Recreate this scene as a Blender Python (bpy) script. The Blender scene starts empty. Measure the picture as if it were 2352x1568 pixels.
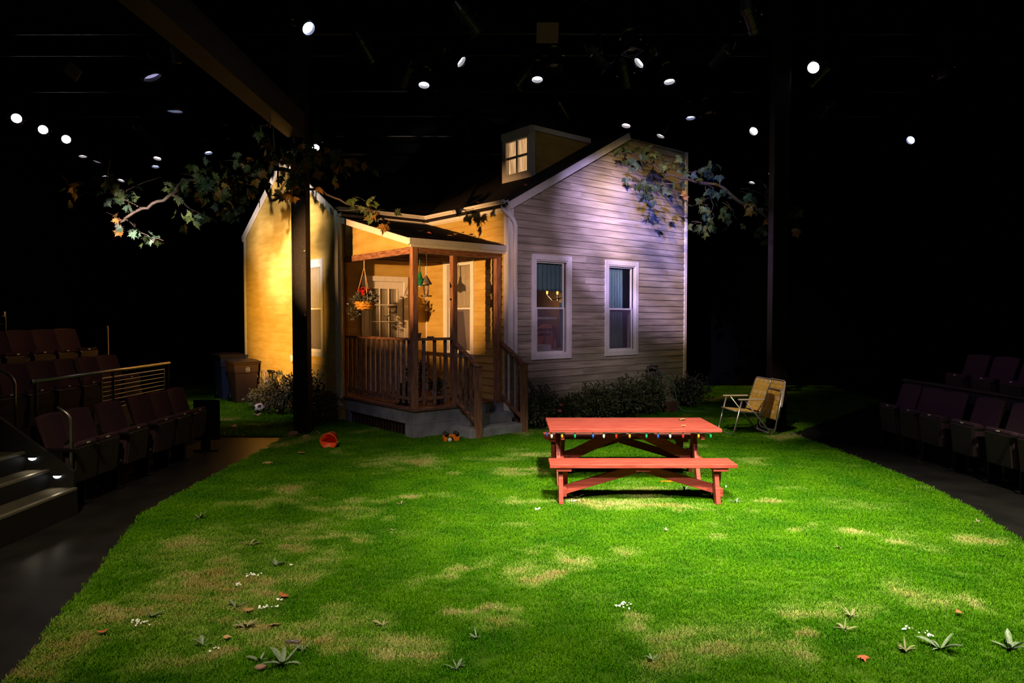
import bpy, math, random
import numpy as np
from mathutils import Vector, Matrix

scene = bpy.context.scene
COL = scene.collection
PI = math.pi
RND = random.Random(11)

# ------------------------------------------------------------------ camera
CAM_H, PITCH, FPX = 1.85, 0.034, 1577.6
cd = bpy.data.cameras.new('camera')
cd.sensor_width = 36.0
cd.lens = FPX / 2352 * 36.0
cd.clip_end = 200
cam = bpy.data.objects.new('camera', cd)
cam.location = (0, 0, CAM_H)
cam.rotation_euler = (PI / 2 - PITCH, 0, 0)
COL.objects.link(cam)
scene.camera = cam

# ------------------------------------------------------------------ world, exposure
w = bpy.data.worlds.new('dark_theatre')
scene.world = w
w.use_nodes = True
w.node_tree.nodes['Background'].inputs[0].default_value = (0.012, 0.010, 0.016, 1)
w.node_tree.nodes['Background'].inputs[1].default_value = 0.05
vs = scene.view_settings
vs.view_transform = 'Standard'
vs.look = 'None'
vs.exposure = 0.0
vs.gamma = 1.0
vs.use_curve_mapping = False
scene.cycles.use_denoising = True
scene.cycles.max_bounces = 6
scene.cycles.transparent_max_bounces = 12
scene.cycles.sample_clamp_indirect = 4.0

# ------------------------------------------------------------------ stage lamps (each hangs in a fixture built below)
def spot(name, loc, target, watts, color, angle, blend=0.6, radius=0.06, gobo=None):
    ld = bpy.data.lights.new(name, 'SPOT')
    ld.energy = watts
    ld.color = color
    ld.spot_size = math.radians(angle)
    ld.spot_blend = blend
    ld.shadow_soft_size = radius
    o = bpy.data.objects.new(name, ld)
    o.location = loc
    d = Vector(target) - Vector(loc)
    o.rotation_euler = d.to_track_quat('-Z', 'Y').to_euler()
    COL.objects.link(o)
    if gobo:                                   # a metal breakup pattern slotted into the lamp
        ld.use_nodes = True
        nt = ld.node_tree
        em = nt.nodes['Emission']
        tc = nt.nodes.new('ShaderNodeTexCoord')
        nz = nt.nodes.new('ShaderNodeTexNoise')
        nz.inputs['Scale'].default_value = gobo[0]
        nz.inputs['Detail'].default_value = 1.5
        mr = nt.nodes.new('ShaderNodeMapRange')
        mr.inputs[1].default_value = gobo[1]; mr.inputs[2].default_value = gobo[2]
        mr.inputs[3].default_value = gobo[3]; mr.inputs[4].default_value = 1.0
        mr.clamp = True
        nt.links.new(tc.outputs['Normal'], nz.inputs['Vector'])
        nt.links.new(nz.outputs['Fac'], mr.inputs[0])
        nt.links.new(mr.outputs[0], em.inputs['Strength'])
    return o

AMBER = (1.0, 0.52, 0.19)
LAV = (0.78, 0.66, 1.0)
PALE = (1.0, 0.97, 0.62)
STAGE_LAMPS = [
    # name, position, aim, watts, colour, cone, blend, radius, gobo
    ('lamp_lawn_centre', (1.2, 3.4, 5.85), (1.3, 6.6, 0), 3900, PALE, 56, 1.0, 0.15, None),
    ('lamp_lawn_right', (4.2, 3.2, 5.85), (3.0, 5.9, 0), 4400, PALE, 60, 1.0, 0.15, None),
    ('lamp_lawn_near', (1.4, 0.8, 5.85), (1.2, 3.9, 0), 1900, PALE, 56, 1.0, 0.15, None),
    ('lamp_lawn_left', (-2.6, 2.0, 5.85), (-1.8, 5.8, 0), 1500, (1.0, 0.84, 0.50), 58, 1.0, 0.08, None),
    ('lamp_table', (1.0, 0.9, 5.85), (1.3, 7.4, 0.4), 1100, (1.0, 0.88, 0.84), 26, 0.8, 0.07, None),
    ('lamp_wall_lavender', (0.4, 5.0, 5.85), (2.15, 12.7, 3.5), 13500, (0.64, 0.49, 1.0), 21.5, 1.0, 0.04, (10.0, 0.34, 0.62, 0.25)),
    ('lamp_wall_lavender_low', (1.6, 3.4, 5.85), (1.05, 11.9, 2.6), 1600, (0.88, 0.64, 0.95), 24, 1.0, 0.05, (13.0, 0.30, 0.60, 0.45)),
    ('lamp_wall_amber', (1.0, 8.6, 5.85), (3.05, 13.7, 3.5), 1500, (1.0, 0.66, 0.24), 36, 0.8, 0.03, (6.0, 0.34, 0.56, 0.3)),
    ('lamp_wall_blue', (3.2, 6.4, 5.85), (2.9, 13.3, 3.7), 2000, (0.10, 0.18, 1.0), 18, 0.8, 0.05, None),
    ('lamp_porch_amber', (-5.15, 5.86, 2.75), (-1.55, 11.9, 2.75), 3700, AMBER, 27.5, 0.7, 0.03, None),
    ('lamp_gable_amber', (-7.6, 7.6, 2.4), (-4.75, 13.9, 2.0), 5400, (1.0, 0.53, 0.10), 36, 1.0, 0.05, None),
    ('lamp_gable_warm', (-6.6, 6.8, 2.3), (-4.5, 13.7, 3.5), 8500, (1.0, 0.80, 0.66), 30, 1.0, 0.04, (7.0, 0.38, 0.6, 0.3)),
    ('lamp_leaf_left', (-6.4, 6.6, 2.6), (-4.4, 10.2, 3.95), 210, (0.88, 0.95, 0.72), 27, 1.0, 0.03, None),
    ('lamp_leaf_right', (3.2, 7.6, 5.85), (3.75, 11.8, 3.85), 260, (0.70, 0.95, 1.0), 13, 0.9, 0.03, None),
    ('lamp_chairs', (1.6, 7.0, 5.85), (3.80, 10.9, 0.45), 900, (1.0, 0.82, 0.62), 17, 0.7, 0.04, None),
    ('lamp_porch_fill', (-1.6, 4.4, 5.85), (-1.2, 10.2, 0.6), 260, (0.80, 0.68, 1.0), 30, 0.9, 0.06, None),  # soft fill added to lift the porch front
    ('lamp_dormer', (-1.5, 7.4, 5.85), (1.2, 12.6, 5.0), 90, (0.80, 0.62, 0.55), 20, 0.8, 0.05, None),
    ('lamp_bins', (-5.3, 11.0, 5.85), (-5.2, 13.9, 0.2), 520, (0.85, 0.80, 1.0), 46, 1.0, 0.05, None),
    ('lamp_shrub_fill', (2.2, 3.2, 5.85), (2.5, 12.4, 0.25), 700, (1.0, 0.92, 0.70), 22, 1.0, 0.06, None),  # added lamp, brightens shrubs the other lamps leave dark
    ('lamp_seat_fill_left', (0.5, 8.5, 5.85), (-5.2, 8.2, 0.9), 60, (0.82, 0.55, 0.78), 50, 1.0, 0.06, None),  # dim lamp added so the left seats show
    ('lamp_seat_fill_right', (0.5, 8.0, 5.85), (6.2, 8.3, 0.8), 150, (0.75, 0.55, 0.95), 42, 1.0, 0.06, None),  # same added fill for the seats on the right
]
for a in STAGE_LAMPS:
    spot(*a)

# ------------------------------------------------------------------ helpers
def ray(px, py):
    a = (px - 1176) / FPX; b = -(py - 784) / FPX
    return (a, math.cos(PITCH) + b * math.sin(PITCH), -math.sin(PITCH) + b * math.cos(PITCH))

def at(px, py, Y):
    """world point seen at a photo pixel, at distance Y into the hall"""
    r = ray(px, py); t = Y / r[1]
    return Vector((r[0] * t, Y, CAM_H + r[2] * t))

class MB:
    def __init__(s): s.v = []; s.f = []
    def add(s, vs, fs):
        n = len(s.v)
        s.v += [tuple(p) for p in vs]
        s.f += [tuple(n + i for i in q) for q in fs]
        return s
    def box(s, x0, x1, y0, y1, z0, z1):
        x0, x1 = min(x0, x1), max(x0, x1); y0, y1 = min(y0, y1), max(y0, y1); z0, z1 = min(z0, z1), max(z0, z1)
        return s.add([(x0, y0, z0), (x1, y0, z0), (x1, y1, z0), (x0, y1, z0), (x0, y0, z1), (x1, y0, z1), (x1, y1, z1), (x0, y1, z1)],
              [(0, 3, 2, 1), (4, 5, 6, 7), (0, 1, 5, 4), (1, 2, 6, 5), (2, 3, 7, 6), (3, 0, 4, 7)])
    def bar(s, a, b, w, h, up=(0, 0, 1)):
        a = Vector(a); b = Vector(b); d = (b - a).normalized(); up = Vector(up)
        x = d.cross(up)
        if x.length < 1e-5: x = d.cross(Vector((1, 0, 0)))
        x.normalize(); y = x.cross(d).normalized()
        p = []
        for c in (a, b):
            for (i, j) in ((-1, -1), (1, -1), (1, 1), (-1, 1)):
                p.append(c + x * (i * w / 2) + y * (j * h / 2))
        return s.add(p, [(3, 2, 1, 0), (4, 5, 6, 7), (0, 1, 5, 4), (1, 2, 6, 5), (2, 3, 7, 6), (3, 0, 4, 7)])
    def tube(s, pts, r, n=8, cap=True):
        pts = [Vector(p) for p in pts]
        k = len(pts)
        rs = r if isinstance(r, (list, tuple)) else [r] * k
        t0 = (pts[1] - pts[0]).normalized()
        ref = Vector((0, 0, 1)) if abs(t0.z) < 0.9 else Vector((1, 0, 0))
        x = t0.cross(ref).normalized()
        vs, fs = [], []
        for i, p in enumerate(pts):
            t = (pts[min(i + 1, k - 1)] - pts[max(i - 1, 0)])
            t = t.normalized() if t.length > 1e-9 else t0
            x = (x - t * x.dot(t))
            if x.length < 1e-6: x = t.cross(Vector((0.3, 0.5, 0.8)))
            x.normalize(); y = t.cross(x)
            for j in range(n):
                a = 2 * PI * j / n
                vs.append(p + (x * math.cos(a) + y * math.sin(a)) * rs[i])
        for i in range(k - 1):
            for j in range(n):
                fs.append((i * n + j, i * n + (j + 1) % n, (i + 1) * n + (j + 1) % n, (i + 1) * n + j))
        if cap:
            fs.append(tuple(reversed(range(n))))
            fs.append(tuple((k - 1) * n + j for j in range(n)))
        return s.add(vs, fs)
    def lathe(s, prof, n=16, c=(0, 0, 0), mat=None):
        vs, fs = [], []
        for (r, z) in prof:
            for j in range(n):
                a = 2 * PI * j / n
                p = Vector((r * math.cos(a), r * math.sin(a), z))
                if mat is not None: p = mat @ p
                vs.append(p + Vector(c))
        for i in range(len(prof) - 1):
            for j in range(n):
                fs.append((i * n + j, i * n + (j + 1) % n, (i + 1) * n + (j + 1) % n, (i + 1) * n + j))
        if prof[0][0] > 1e-6: fs.append(tuple(reversed(range(n))))
        if prof[-1][0] > 1e-6: fs.append(tuple((len(prof) - 1) * n + j for j in range(n)))
        return s.add(vs, fs)
    def prism(s, poly, vec):
        n = len(poly); vec = Vector(vec)
        vs = [Vector(p) for p in poly] + [Vector(p) + vec for p in poly]
        fs = [tuple(reversed(range(n))), tuple(range(n, 2 * n))]
        for i in range(n):
            fs.append((i, (i + 1) % n, n + (i + 1) % n, n + i))
        return s.add(vs, fs)
    def mesh(s, name):
        me = bpy.data.meshes.new(name)
        me.from_pydata(s.v, [], s.f)
        me.update()
        return me
    def build(s, name, m, parent=None, smooth=False, bevel=0.0, fix=True):
        me = s.mesh(name)
        if fix:
            import bmesh
            bm = bmesh.new(); bm.from_mesh(me)
            bmesh.ops.recalc_face_normals(bm, faces=bm.faces)
            bm.to_mesh(me); bm.free()
        if smooth:
            me.polygons.foreach_set('use_smooth', [True] * len(me.polygons))
        me.materials.append(m)
        o = bpy.data.objects.new(name, me)
        COL.objects.link(o)
        o.parent = parent
        if bevel:
            b = o.modifiers.new('bevel', 'BEVEL'); b.width = bevel; b.segments = 2; b.limit_method = 'ANGLE'
        return o

def tag(o, label=None, cat=None, group=None, kind=None):
    if label: o['label'] = label
    if cat: o['category'] = cat
    if group: o['group'] = group
    if kind: o['kind'] = kind
    return o

def empty(name, loc=(0, 0, 0), rz=0.0, rot=None):
    o = bpy.data.objects.new(name, None)
    o.location = loc
    o.rotation_euler = rot if rot else (0, 0, rz)
    o.empty_display_size = 0.1
    COL.objects.link(o)
    return o

def copy_tree(o, parent=None):
    c = o.copy(); COL.objects.link(c); c.parent = parent
    for ch in list(o.children):
        copy_tree(ch, c)
    return c

# ------------------------------------------------------------------ materials
def mat(name, col, rough=0.6, metal=0.0, col2=None, scale=6.0, stretch=(1, 1, 1), bump=0.0, bscale=None, spec=0.4, vary=0.0, detail=4.0, lo=0.35, hi=0.65):
    m = bpy.data.materials.new(name); m.use_nodes = True
    nt = m.node_tree; L = nt.links
    b = nt.nodes['Principled BSDF']
    b.inputs['Base Color'].default_value = (*col, 1)
    b.inputs['Roughness'].default_value = rough
    b.inputs['Metallic'].default_value = metal
    b.inputs['Specular IOR Level'].default_value = spec
    out = None
    if col2 is not None or bump:
        tc = nt.nodes.new('ShaderNodeTexCoord')
        mp = nt.nodes.new('ShaderNodeMapping'); mp.inputs['Scale'].default_value = stretch
        L.new(tc.outputs['Object'], mp.inputs['Vector'])
        if vary:
            oi = nt.nodes.new('ShaderNodeObjectInfo')
            vm = nt.nodes.new('ShaderNodeVectorMath'); vm.operation = 'SCALE'; vm.inputs[0].default_value = (37.0, 19.0, 53.0)
            L.new(oi.outputs['Random'], vm.inputs['Scale'])
            L.new(vm.outputs[0], mp.inputs['Location'])
        nz = nt.nodes.new('ShaderNodeTexNoise'); nz.inputs['Scale'].default_value = scale; nz.inputs['Detail'].default_value = detail
        L.new(mp.outputs[0], nz.inputs['Vector'])
        if col2 is not None:
            cr = nt.nodes.new('ShaderNodeValToRGB')
            cr.color_ramp.elements[0].position = lo; cr.color_ramp.elements[1].position = hi
            cr.color_ramp.elements[0].color = (*col, 1); cr.color_ramp.elements[1].color = (*col2, 1)
            L.new(nz.outputs['Fac'], cr.inputs[0])
            out = cr.outputs[0]
        if bump:
            bp = nt.nodes.new('ShaderNodeBump'); bp.inputs['Strength'].default_value = bump; bp.inputs['Distance'].default_value = 0.01
            if bscale:
                n2 = nt.nodes.new('ShaderNodeTexNoise'); n2.inputs['Scale'].default_value = bscale
                L.new(mp.outputs[0], n2.inputs['Vector']); L.new(n2.outputs['Fac'], bp.inputs['Height'])
            else:
                L.new(nz.outputs['Fac'], bp.inputs['Height'])
            L.new(bp.outputs[0], b.inputs['Normal'])
    if vary:
        hs = nt.nodes.new('ShaderNodeHueSaturation')
        oi2 = nt.nodes.new('ShaderNodeObjectInfo')
        mr = nt.nodes.new('ShaderNodeMapRange'); mr.inputs[3].default_value = 1 - vary; mr.inputs[4].default_value = 1 + vary
        L.new(oi2.outputs['Random'], mr.inputs[0]); L.new(mr.outputs[0], hs.inputs['Value'])
        if out is not None: L.new(out, hs.inputs['Color'])
        else: hs.inputs['Color'].default_value = (*col, 1)
        out = hs.outputs[0]
    if out is not None: L.new(out, b.inputs['Base Color'])
    return m

def emit(name, col, strength, sample=False):
    m = bpy.data.materials.new(name); m.use_nodes = True
    nt = m.node_tree; nt.nodes.remove(nt.nodes['Principled BSDF'])
    e = nt.nodes.new('ShaderNodeEmission'); e.inputs[0].default_value = (*col, 1); e.inputs[1].default_value = strength
    nt.links.new(e.outputs[0], nt.nodes['Material Output'].inputs[0])
    if not sample: m.cycles.emission_sampling = 'NONE'
    return m

def glassy(name, tint, alpha, rough=0.03, gloss=1.0):
    """thin pane: mostly clear, a little body colour, mirror-like sheen"""
    m = bpy.data.materials.new(name); m.use_nodes = True
    nt = m.node_tree; L = nt.links; nt.nodes.remove(nt.nodes['Principled BSDF'])
    tr = nt.nodes.new('ShaderNodeBsdfTransparent'); df = nt.nodes.new('ShaderNodeBsdfDiffuse'); df.inputs[0].default_value = (*tint, 1)
    gl = nt.nodes.new('ShaderNodeBsdfGlossy'); gl.inputs['Roughness'].default_value = rough
    m1 = nt.nodes.new('ShaderNodeMixShader'); m1.inputs[0].default_value = alpha
    L.new(tr.outputs[0], m1.inputs[1]); L.new(df.outputs[0], m1.inputs[2])
    fr = nt.nodes.new('ShaderNodeLayerWeight'); fr.inputs[0].default_value = 0.5
    pw = nt.nodes.new('ShaderNodeMath'); pw.operation = 'POWER'; pw.inputs[1].default_value = 4.0
    L.new(fr.outputs['Facing'], pw.inputs[0])
    mu = nt.nodes.new('ShaderNodeMath'); mu.operation = 'MULTIPLY_ADD'; mu.inputs[1].default_value = 0.7 * gloss; mu.inputs[2].default_value = 0.035 * gloss
    L.new(pw.outputs[0], mu.inputs[0])
    m2 = nt.nodes.new('ShaderNodeMixShader'); L.new(mu.outputs[0], m2.inputs[0])
    L.new(m1.outputs[0], m2.inputs[1]); L.new(gl.outputs[0], m2.inputs[2])
    L.new(m2.outputs[0], nt.nodes['Material Output'].inputs[0])
    return m

MT = dict(
    black=mat('black_paint', (0.008, 0.008, 0.008), 0.55),
    drape=mat('black_drape', (0.0035, 0.0032, 0.0036), 0.95, spec=0.05),
    floor=mat('black_stage_floor', (0.010, 0.009, 0.010), 0.33, col2=(0.018, 0.016, 0.017), scale=3.0, bump=0.06, bscale=18, spec=0.2),
    riser=mat('riser_black', (0.010, 0.009, 0.010), 0.6, col2=(0.016, 0.014, 0.014), scale=8),
    carpet=mat('tread_grey', (0.045, 0.038, 0.028), 0.8, col2=(0.07, 0.058, 0.04), scale=12),
    nosing=mat('nosing_metal', (0.30, 0.27, 0.22), 0.45, metal=0.6),
    seat=mat('plum_upholstery', (0.050, 0.024, 0.036), 0.9, col2=(0.070, 0.036, 0.050), scale=60, spec=0.1),
    seatpan=mat('seat_underside', (0.022, 0.016, 0.014), 0.6, col2=(0.034, 0.026, 0.02), scale=30),
    iron=mat('dark_iron', (0.012, 0.011, 0.012), 0.35, metal=0.4),
    steel=mat('brushed_steel', (0.36, 0.34, 0.33), 0.32, metal=0.9),
    plate=mat('number_plate', (0.75, 0.68, 0.58), 0.3, metal=0.2),
    siding=mat('weathered_siding', (0.25, 0.205, 0.155), 0.7, col2=(0.49, 0.42, 0.33), scale=2.0, stretch=(0.8, 0.8, 9), bump=0.15, vary=0.14, spec=0.25, lo=0.30, hi=0.72),
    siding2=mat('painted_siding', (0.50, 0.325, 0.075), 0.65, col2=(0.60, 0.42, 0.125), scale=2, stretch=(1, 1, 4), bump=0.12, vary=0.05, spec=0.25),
    backing=mat('wall_backing', (0.16, 0.12, 0.08), 0.9),
    white=mat('white_trim', (0.80, 0.76, 0.74), 0.5, col2=(0.66, 0.61, 0.58), scale=5, stretch=(4, 4, 1), lo=0.5, hi=0.8),
    roof=mat('black_shingle', (0.012, 0.010, 0.012), 0.9, col2=(0.028, 0.022, 0.024), scale=14, stretch=(1, 3, 3), bump=0.5, spec=0.1),
    wood=mat('weathered_post_wood', (0.20, 0.085, 0.045), 0.6, col2=(0.40, 0.20, 0.12), scale=5, stretch=(6, 6, 0.8), bump=0.2, spec=0.25, vary=0.08),
    woodh=mat('weathered_beam_wood', (0.17, 0.07, 0.04), 0.6, col2=(0.40, 0.19, 0.11), scale=5, stretch=(1.5, 1.5, 9), bump=0.2, spec=0.25, vary=0.06),
    baluster=mat('chipped_baluster_wood', (0.13, 0.07, 0.045), 0.7, col2=(0.30, 0.19, 0.13), scale=9, stretch=(4, 4, 1), bump=0.2, vary=0.15, spec=0.2),
    deck=mat('red_brown_deck', (0.17, 0.075, 0.05), 0.55, col2=(0.28, 0.14, 0.10), scale=4, stretch=(8, 1, 8), bump=0.15, vary=0.1, spec=0.3),
    ceilw=mat('porch_ceiling_wood', (0.16, 0.08, 0.04), 0.7, col2=(0.26, 0.14, 0.07), scale=4, stretch=(1, 8, 1)),
    concrete=mat('stained_concrete', (0.20, 0.20, 0.21), 0.85, col2=(0.34, 0.34, 0.36), scale=4, bump=0.3, bscale=40, spec=0.2),
    lattice=mat('dark_lattice', (0.05, 0.026, 0.018), 0.8, vary=0.2),
    glass=glassy('window_glass', (0.05, 0.06, 0.08), 0.10, 0.02, 0.9),
    screen=glassy('insect_screen', (0.20, 0.16, 0.22), 0.22, 0.4, 0.2),
    curtain_t=mat('teal_curtain', (0.10, 0.20, 0.19), 0.9, col2=(0.17, 0.29, 0.28), scale=12, stretch=(10, 10, 1), spec=0.1),
    curtain_w=mat('sheer_curtain', (0.44, 0.38, 0.29), 0.9, col2=(0.58, 0.51, 0.40), scale=12, stretch=(10, 10, 1), spec=0.1),
    lace=mat('cream_lace', (0.62, 0.50, 0.36), 0.9, col2=(0.46, 0.36, 0.24), scale=40, spec=0.1),
    inner=mat('interior_wall', (0.10, 0.06, 0.045), 0.9),
    red=mat('red_painted_wood', (0.27, 0.036, 0.027), 0.55, col2=(0.43, 0.072, 0.056), scale=4, stretch=(1.2, 14, 14), bump=0.1, spec=0.3, vary=0.06),
    alu=mat('aluminium_tube', (0.62, 0.58, 0.54), 0.3, metal=0.85),
    armwood=mat('pale_wood_arm', (0.60, 0.46, 0.36), 0.5, col2=(0.70, 0.56, 0.46), scale=6, stretch=(1, 8, 8)),
    web=mat('mustard_webbing', (0.62, 0.36, 0.05), 0.7, col2=(0.74, 0.47, 0.09), scale=60, vary=0.12),
    webpale=mat('cream_webbing', (0.72, 0.52, 0.24), 0.7, vary=0.1),
    bark=mat('branch_bark', (0.035, 0.024, 0.022), 0.8, col2=(0.065, 0.045, 0.04), scale=20, bump=0.4),
    leafg=mat('maple_green', (0.022, 0.044, 0.010), 0.6, col2=(0.045, 0.066, 0.015), scale=9, vary=0.3),
    leaft=mat('maple_bluegreen', (0.015, 0.036, 0.022), 0.6, col2=(0.03, 0.06, 0.038), scale=9, vary=0.25),
    leafy=mat('maple_yellow', (0.20, 0.14, 0.025), 0.55, col2=(0.24, 0.075, 0.018), scale=7, vary=0.25),
    shrub=mat('shrub_leaf', (0.042, 0.056, 0.028), 0.45, col2=(0.14, 0.145, 0.08), scale=9, spec=0.4),
    shrub2=mat('shrub_leaf_grey', (0.045, 0.052, 0.04), 0.45, col2=(0.13, 0.13, 0.10), scale=9, spec=0.4),
    weed=mat('grey_green_weed', (0.085, 0.125, 0.075), 0.5, col2=(0.22, 0.27, 0.19), scale=14, vary=0.2),
    weedbrown=mat('dry_weed', (0.26, 0.23, 0.14), 0.7, vary=0.2),
    flowerw=mat('white_petal', (0.85, 0.83, 0.95), 0.6),
    flowerr=mat('red_petal', (0.62, 0.02, 0.02), 0.5),
    flowerp=mat('pink_petal', (0.55, 0.13, 0.14), 0.5),
    bin_b=mat('blue_bin_plastic', (0.045, 0.055, 0.12), 0.4, spec=0.4),
    bin_t=mat('bin_lid_plastic', (0.035, 0.025, 0.022), 0.4),
    bin_br=mat('brown_bin_plastic', (0.060, 0.036, 0.026), 0.45),
    print_w=mat('white_print', (0.5, 0.46, 0.42), 0.6),
    orange=mat('orange_red_plastic', (0.90, 0.105, 0.018), 0.35),
    toy=mat('orange_toy_plastic', (0.85, 0.20, 0.01), 0.35),
    rubber=mat('black_rubber', (0.012, 0.012, 0.012), 0.5),
    ballw=mat('ball_white', (0.72, 0.66, 0.68), 0.45),
    hose=mat('green_hose', (0.05, 0.19, 0.11), 0.4),
    reel=mat('grey_lilac_plastic', (0.11, 0.085, 0.105), 0.4),
    reelp=mat('tan_hose_coil', (0.24, 0.15, 0.10), 0.5),
    brick=mat('dull_brick', (0.10, 0.040, 0.035), 0.85, col2=(0.15, 0.065, 0.055), scale=12),
    stone=mat('pinkish_stone', (0.30, 0.18, 0.15), 0.8, col2=(0.2, 0.12, 0.1), scale=14),
    meter=mat('meter_grey', (0.34, 0.28, 0.23), 0.4, metal=0.3),
    green_enamel=mat('green_enamel', (0.02, 0.20, 0.095), 0.3),
    copper=mat('tarnished_tin', (0.30, 0.23, 0.16), 0.4, metal=0.6),
    basket=mat('straw_basket', (0.70, 0.36, 0.04), 0.7, col2=(0.42, 0.17, 0.02), scale=30),
    rope=mat('jute_rope', (0.62, 0.40, 0.24), 0.8),
    potg=mat('dark_green_glaze', (0.008, 0.028, 0.026), 0.2),
    potd=mat('dark_clay', (0.055, 0.04, 0.035), 0.7),
    terra=mat('terracotta', (0.42, 0.14, 0.06), 0.7),
    yellow=mat('yellow_plastic', (0.65, 0.33, 0.01), 0.5),
    beam=mat('brown_painted_beam', (0.020, 0.011, 0.005), 0.7, col2=(0.026, 0.014, 0.007), scale=12),
    postk=mat('dark_post_paint', (0.010, 0.006, 0.005), 0.4, col2=(0.016, 0.009, 0.007), scale=60, bump=0.4, bscale=120, spec=0.2),
    fixture=mat('fixture_black', (0.010, 0.010, 0.011), 0.32, metal=0.2, spec=0.6),
    gel=mat('unlit_lens', (0.26, 0.20, 0.16), 0.35, col2=(0.18, 0.14, 0.11), scale=30),
    gelcard=mat('gel_frame_brown', (0.16, 0.10, 0.06), 0.8),
    lens=emit('lit_lens', (0.93, 0.90, 1.0), 9.0),
    lens_b=emit('lit_lens_blue', (0.55, 0.62, 1.0), 7.0),
    lens_dim=emit('lit_lens_dim', (0.62, 0.58, 1.0), 0.55),
    lens_p=emit('lit_lens_pink', (1.0, 0.88, 0.98), 8.0),
    steplens=emit('step_lens', (0.95, 0.97, 1.0), 3.0),
    warmbulb=emit('warm_bulb', (1.0, 0.55, 0.12), 2.2),
    attic=emit('attic_blind_glow', (1.0, 0.60, 0.30), 1.0),
    wire=mat('green_wire', (0.012, 0.03, 0.015), 0.5),
    b_blue=mat('bulb_blue', (0.02, 0.09, 0.55), 0.15), b_white=mat('bulb_white', (0.85, 0.82, 0.78), 0.15),
    b_red=mat('bulb_red', (0.65, 0.02, 0.015), 0.15), b_yel=mat('bulb_amber', (0.75, 0.33, 0.01), 0.15), b_grn=mat('bulb_green', (0.01, 0.32, 0.11), 0.15),
    dryleaf=mat('dry_leaf', (0.42, 0.24, 0.12), 0.7, vary=0.2), redleaf=mat('red_dry_leaf', (0.50, 0.12, 0.06), 0.7),
    white_plastic=mat('white_enamel', (0.7, 0.68, 0.66), 0.4),
)

# ------------------------------------------------------------------ the hall
def struct(o): o['kind'] = 'structure'; return o
struct(MB().box(-13, 13, -4, 24, -0.2, 0).build('floor', MT['floor']))
struct(MB().box(-13, 13, 23.6, 24, 0, 8.6).build('wall_back', MT['drape']))
struct(MB().box(-13.4, -13, -4, 24, 0, 8.6).build('wall_left', MT['drape']))
struct(MB().box(13, 13.4, -4, 24, 0, 8.6).build('wall_right', MT['drape']))
struct(MB().box(-13, 13, -4.4, -4, 0, 8.6).build('wall_front', MT['drape']))
struct(MB().box(-13.4, 13.4, -4.4, 24, 8.6, 8.8).build('ceiling', MT['drape']))

# ------------------------------------------------------------------ lawn
LAWN = [(-2.1, 2.2), (-1.0, 1.3), (1.5, 1.0), (3.0, 2.0), (3.8, 4.2), (4.15, 5.5), (4.42, 6.5), (4.54, 7.5), (4.52, 9.2), (4.42, 10.85),
        (8.1, 15.0), (8.6, 18.5), (-9.0, 18.5), (-8.4, 15.6), (-6.6, 10.65), (-3.46, 10.65), (-3.46, 6.4), (-2.55, 3.43)]
def lawn_sample():
    # fine outline with small wobble of the cut turf edge
    out = []
    n = len(LAWN)
    for i in range(n):
        a = Vector(LAWN[i]); b = Vector(LAWN[(i + 1) % n]); k = max(1, int((b - a).length / 0.35))
        for j in range(k): out.append(a.lerp(b, j / k))
    return out
outline = lawn_sample()
mb = MB().prism([(p.x, p.y, 0.001) for p in outline], (0, 0, 0.017))
turf_mat = bpy.data.materials.new('turf_backing'); turf_mat.use_nodes = True
lawn = struct(mb.build('lawn_turf', turf_mat))

def in_poly(x, y, poly):
    c = np.zeros(x.shape, bool); n = len(poly)
    for i in range(n):
        x0, y0 = poly[i]; x1, y1 = poly[(i + 1) % n]
        k = ((y0 > y) != (y1 > y))
        with np.errstate(divide='ignore', invalid='ignore'):
            xi = (x1 - x0) * (y - y0) / (y1 - y0) + x0
        c ^= k & (x < xi)
    return c

# dry patches of the worn turf: centre x, y, half-sizes, strength (straw) / pale
DRY = [(0.95, 6.85, .85, .30, .8), (0.35, 6.9, .35, .25, .8), (1.6, 6.55, .7, .18, .7), (2.5, 6.95, .4, .2, .8), (-1.9, 4.5, .55, .7, .75), (-2.4, 5.4, .5, .6, .7),
       (-2.2, 4.1, .5, .3, .8), (-2.6, 3.75, .5, .2, .9), (-1.3, 3.9, .45, .3, .8), (-.75, 3.75, .5, .25, .95), (-.05, 4.05, .3, .2, .7), (-.1, 4.35, .18, .14, .9),
       (0.25, 4.9, .28, .4, .95), (-.4, 4.9, .18, .35, .6), (0.85, 4.25, .25, .15, .7), (1.2, 4.0, .5, .35, .7), (1.5, 3.75, .3, .2, .8), (2.0, 4.35, .6, .3, .65),
       (2.65, 4.6, .4, .2, .6), (2.85, 4.35, .15, .3, .95), (3.0, 5.75, .35, .2, .9), (2.5, 5.9, .35, .12, .6), (3.4, 6.6, .5, .2, .35), (1.7, 5.5, .22, .12, .7),
       (-1.7, 6.5, .5, .22, .6), (-1.0, 6.95, .5, .14, .75), (-1.9, 5.9, .4, .25, .5), (-1.5, 5.6, .3, .2, .6), (-1.45, 5.0, .3, .3, .6), (0.2, 5.3, .3, .1, .5), (0.0, 6.9, .5, .2, .5),
       (0.3, 8.3, .6, .2, .7), (-1.5, 8.7, .7, .25, .55), (-0.3, 8.9, .5, .2, .5), (-2.4, 7.4, .4, .2, .4), (2.0, 8.2, .5, .2, .4), (1.4, 7.3, .8, .3, .6), (-2.6, 6.6, .4, .2, .5)]
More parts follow.
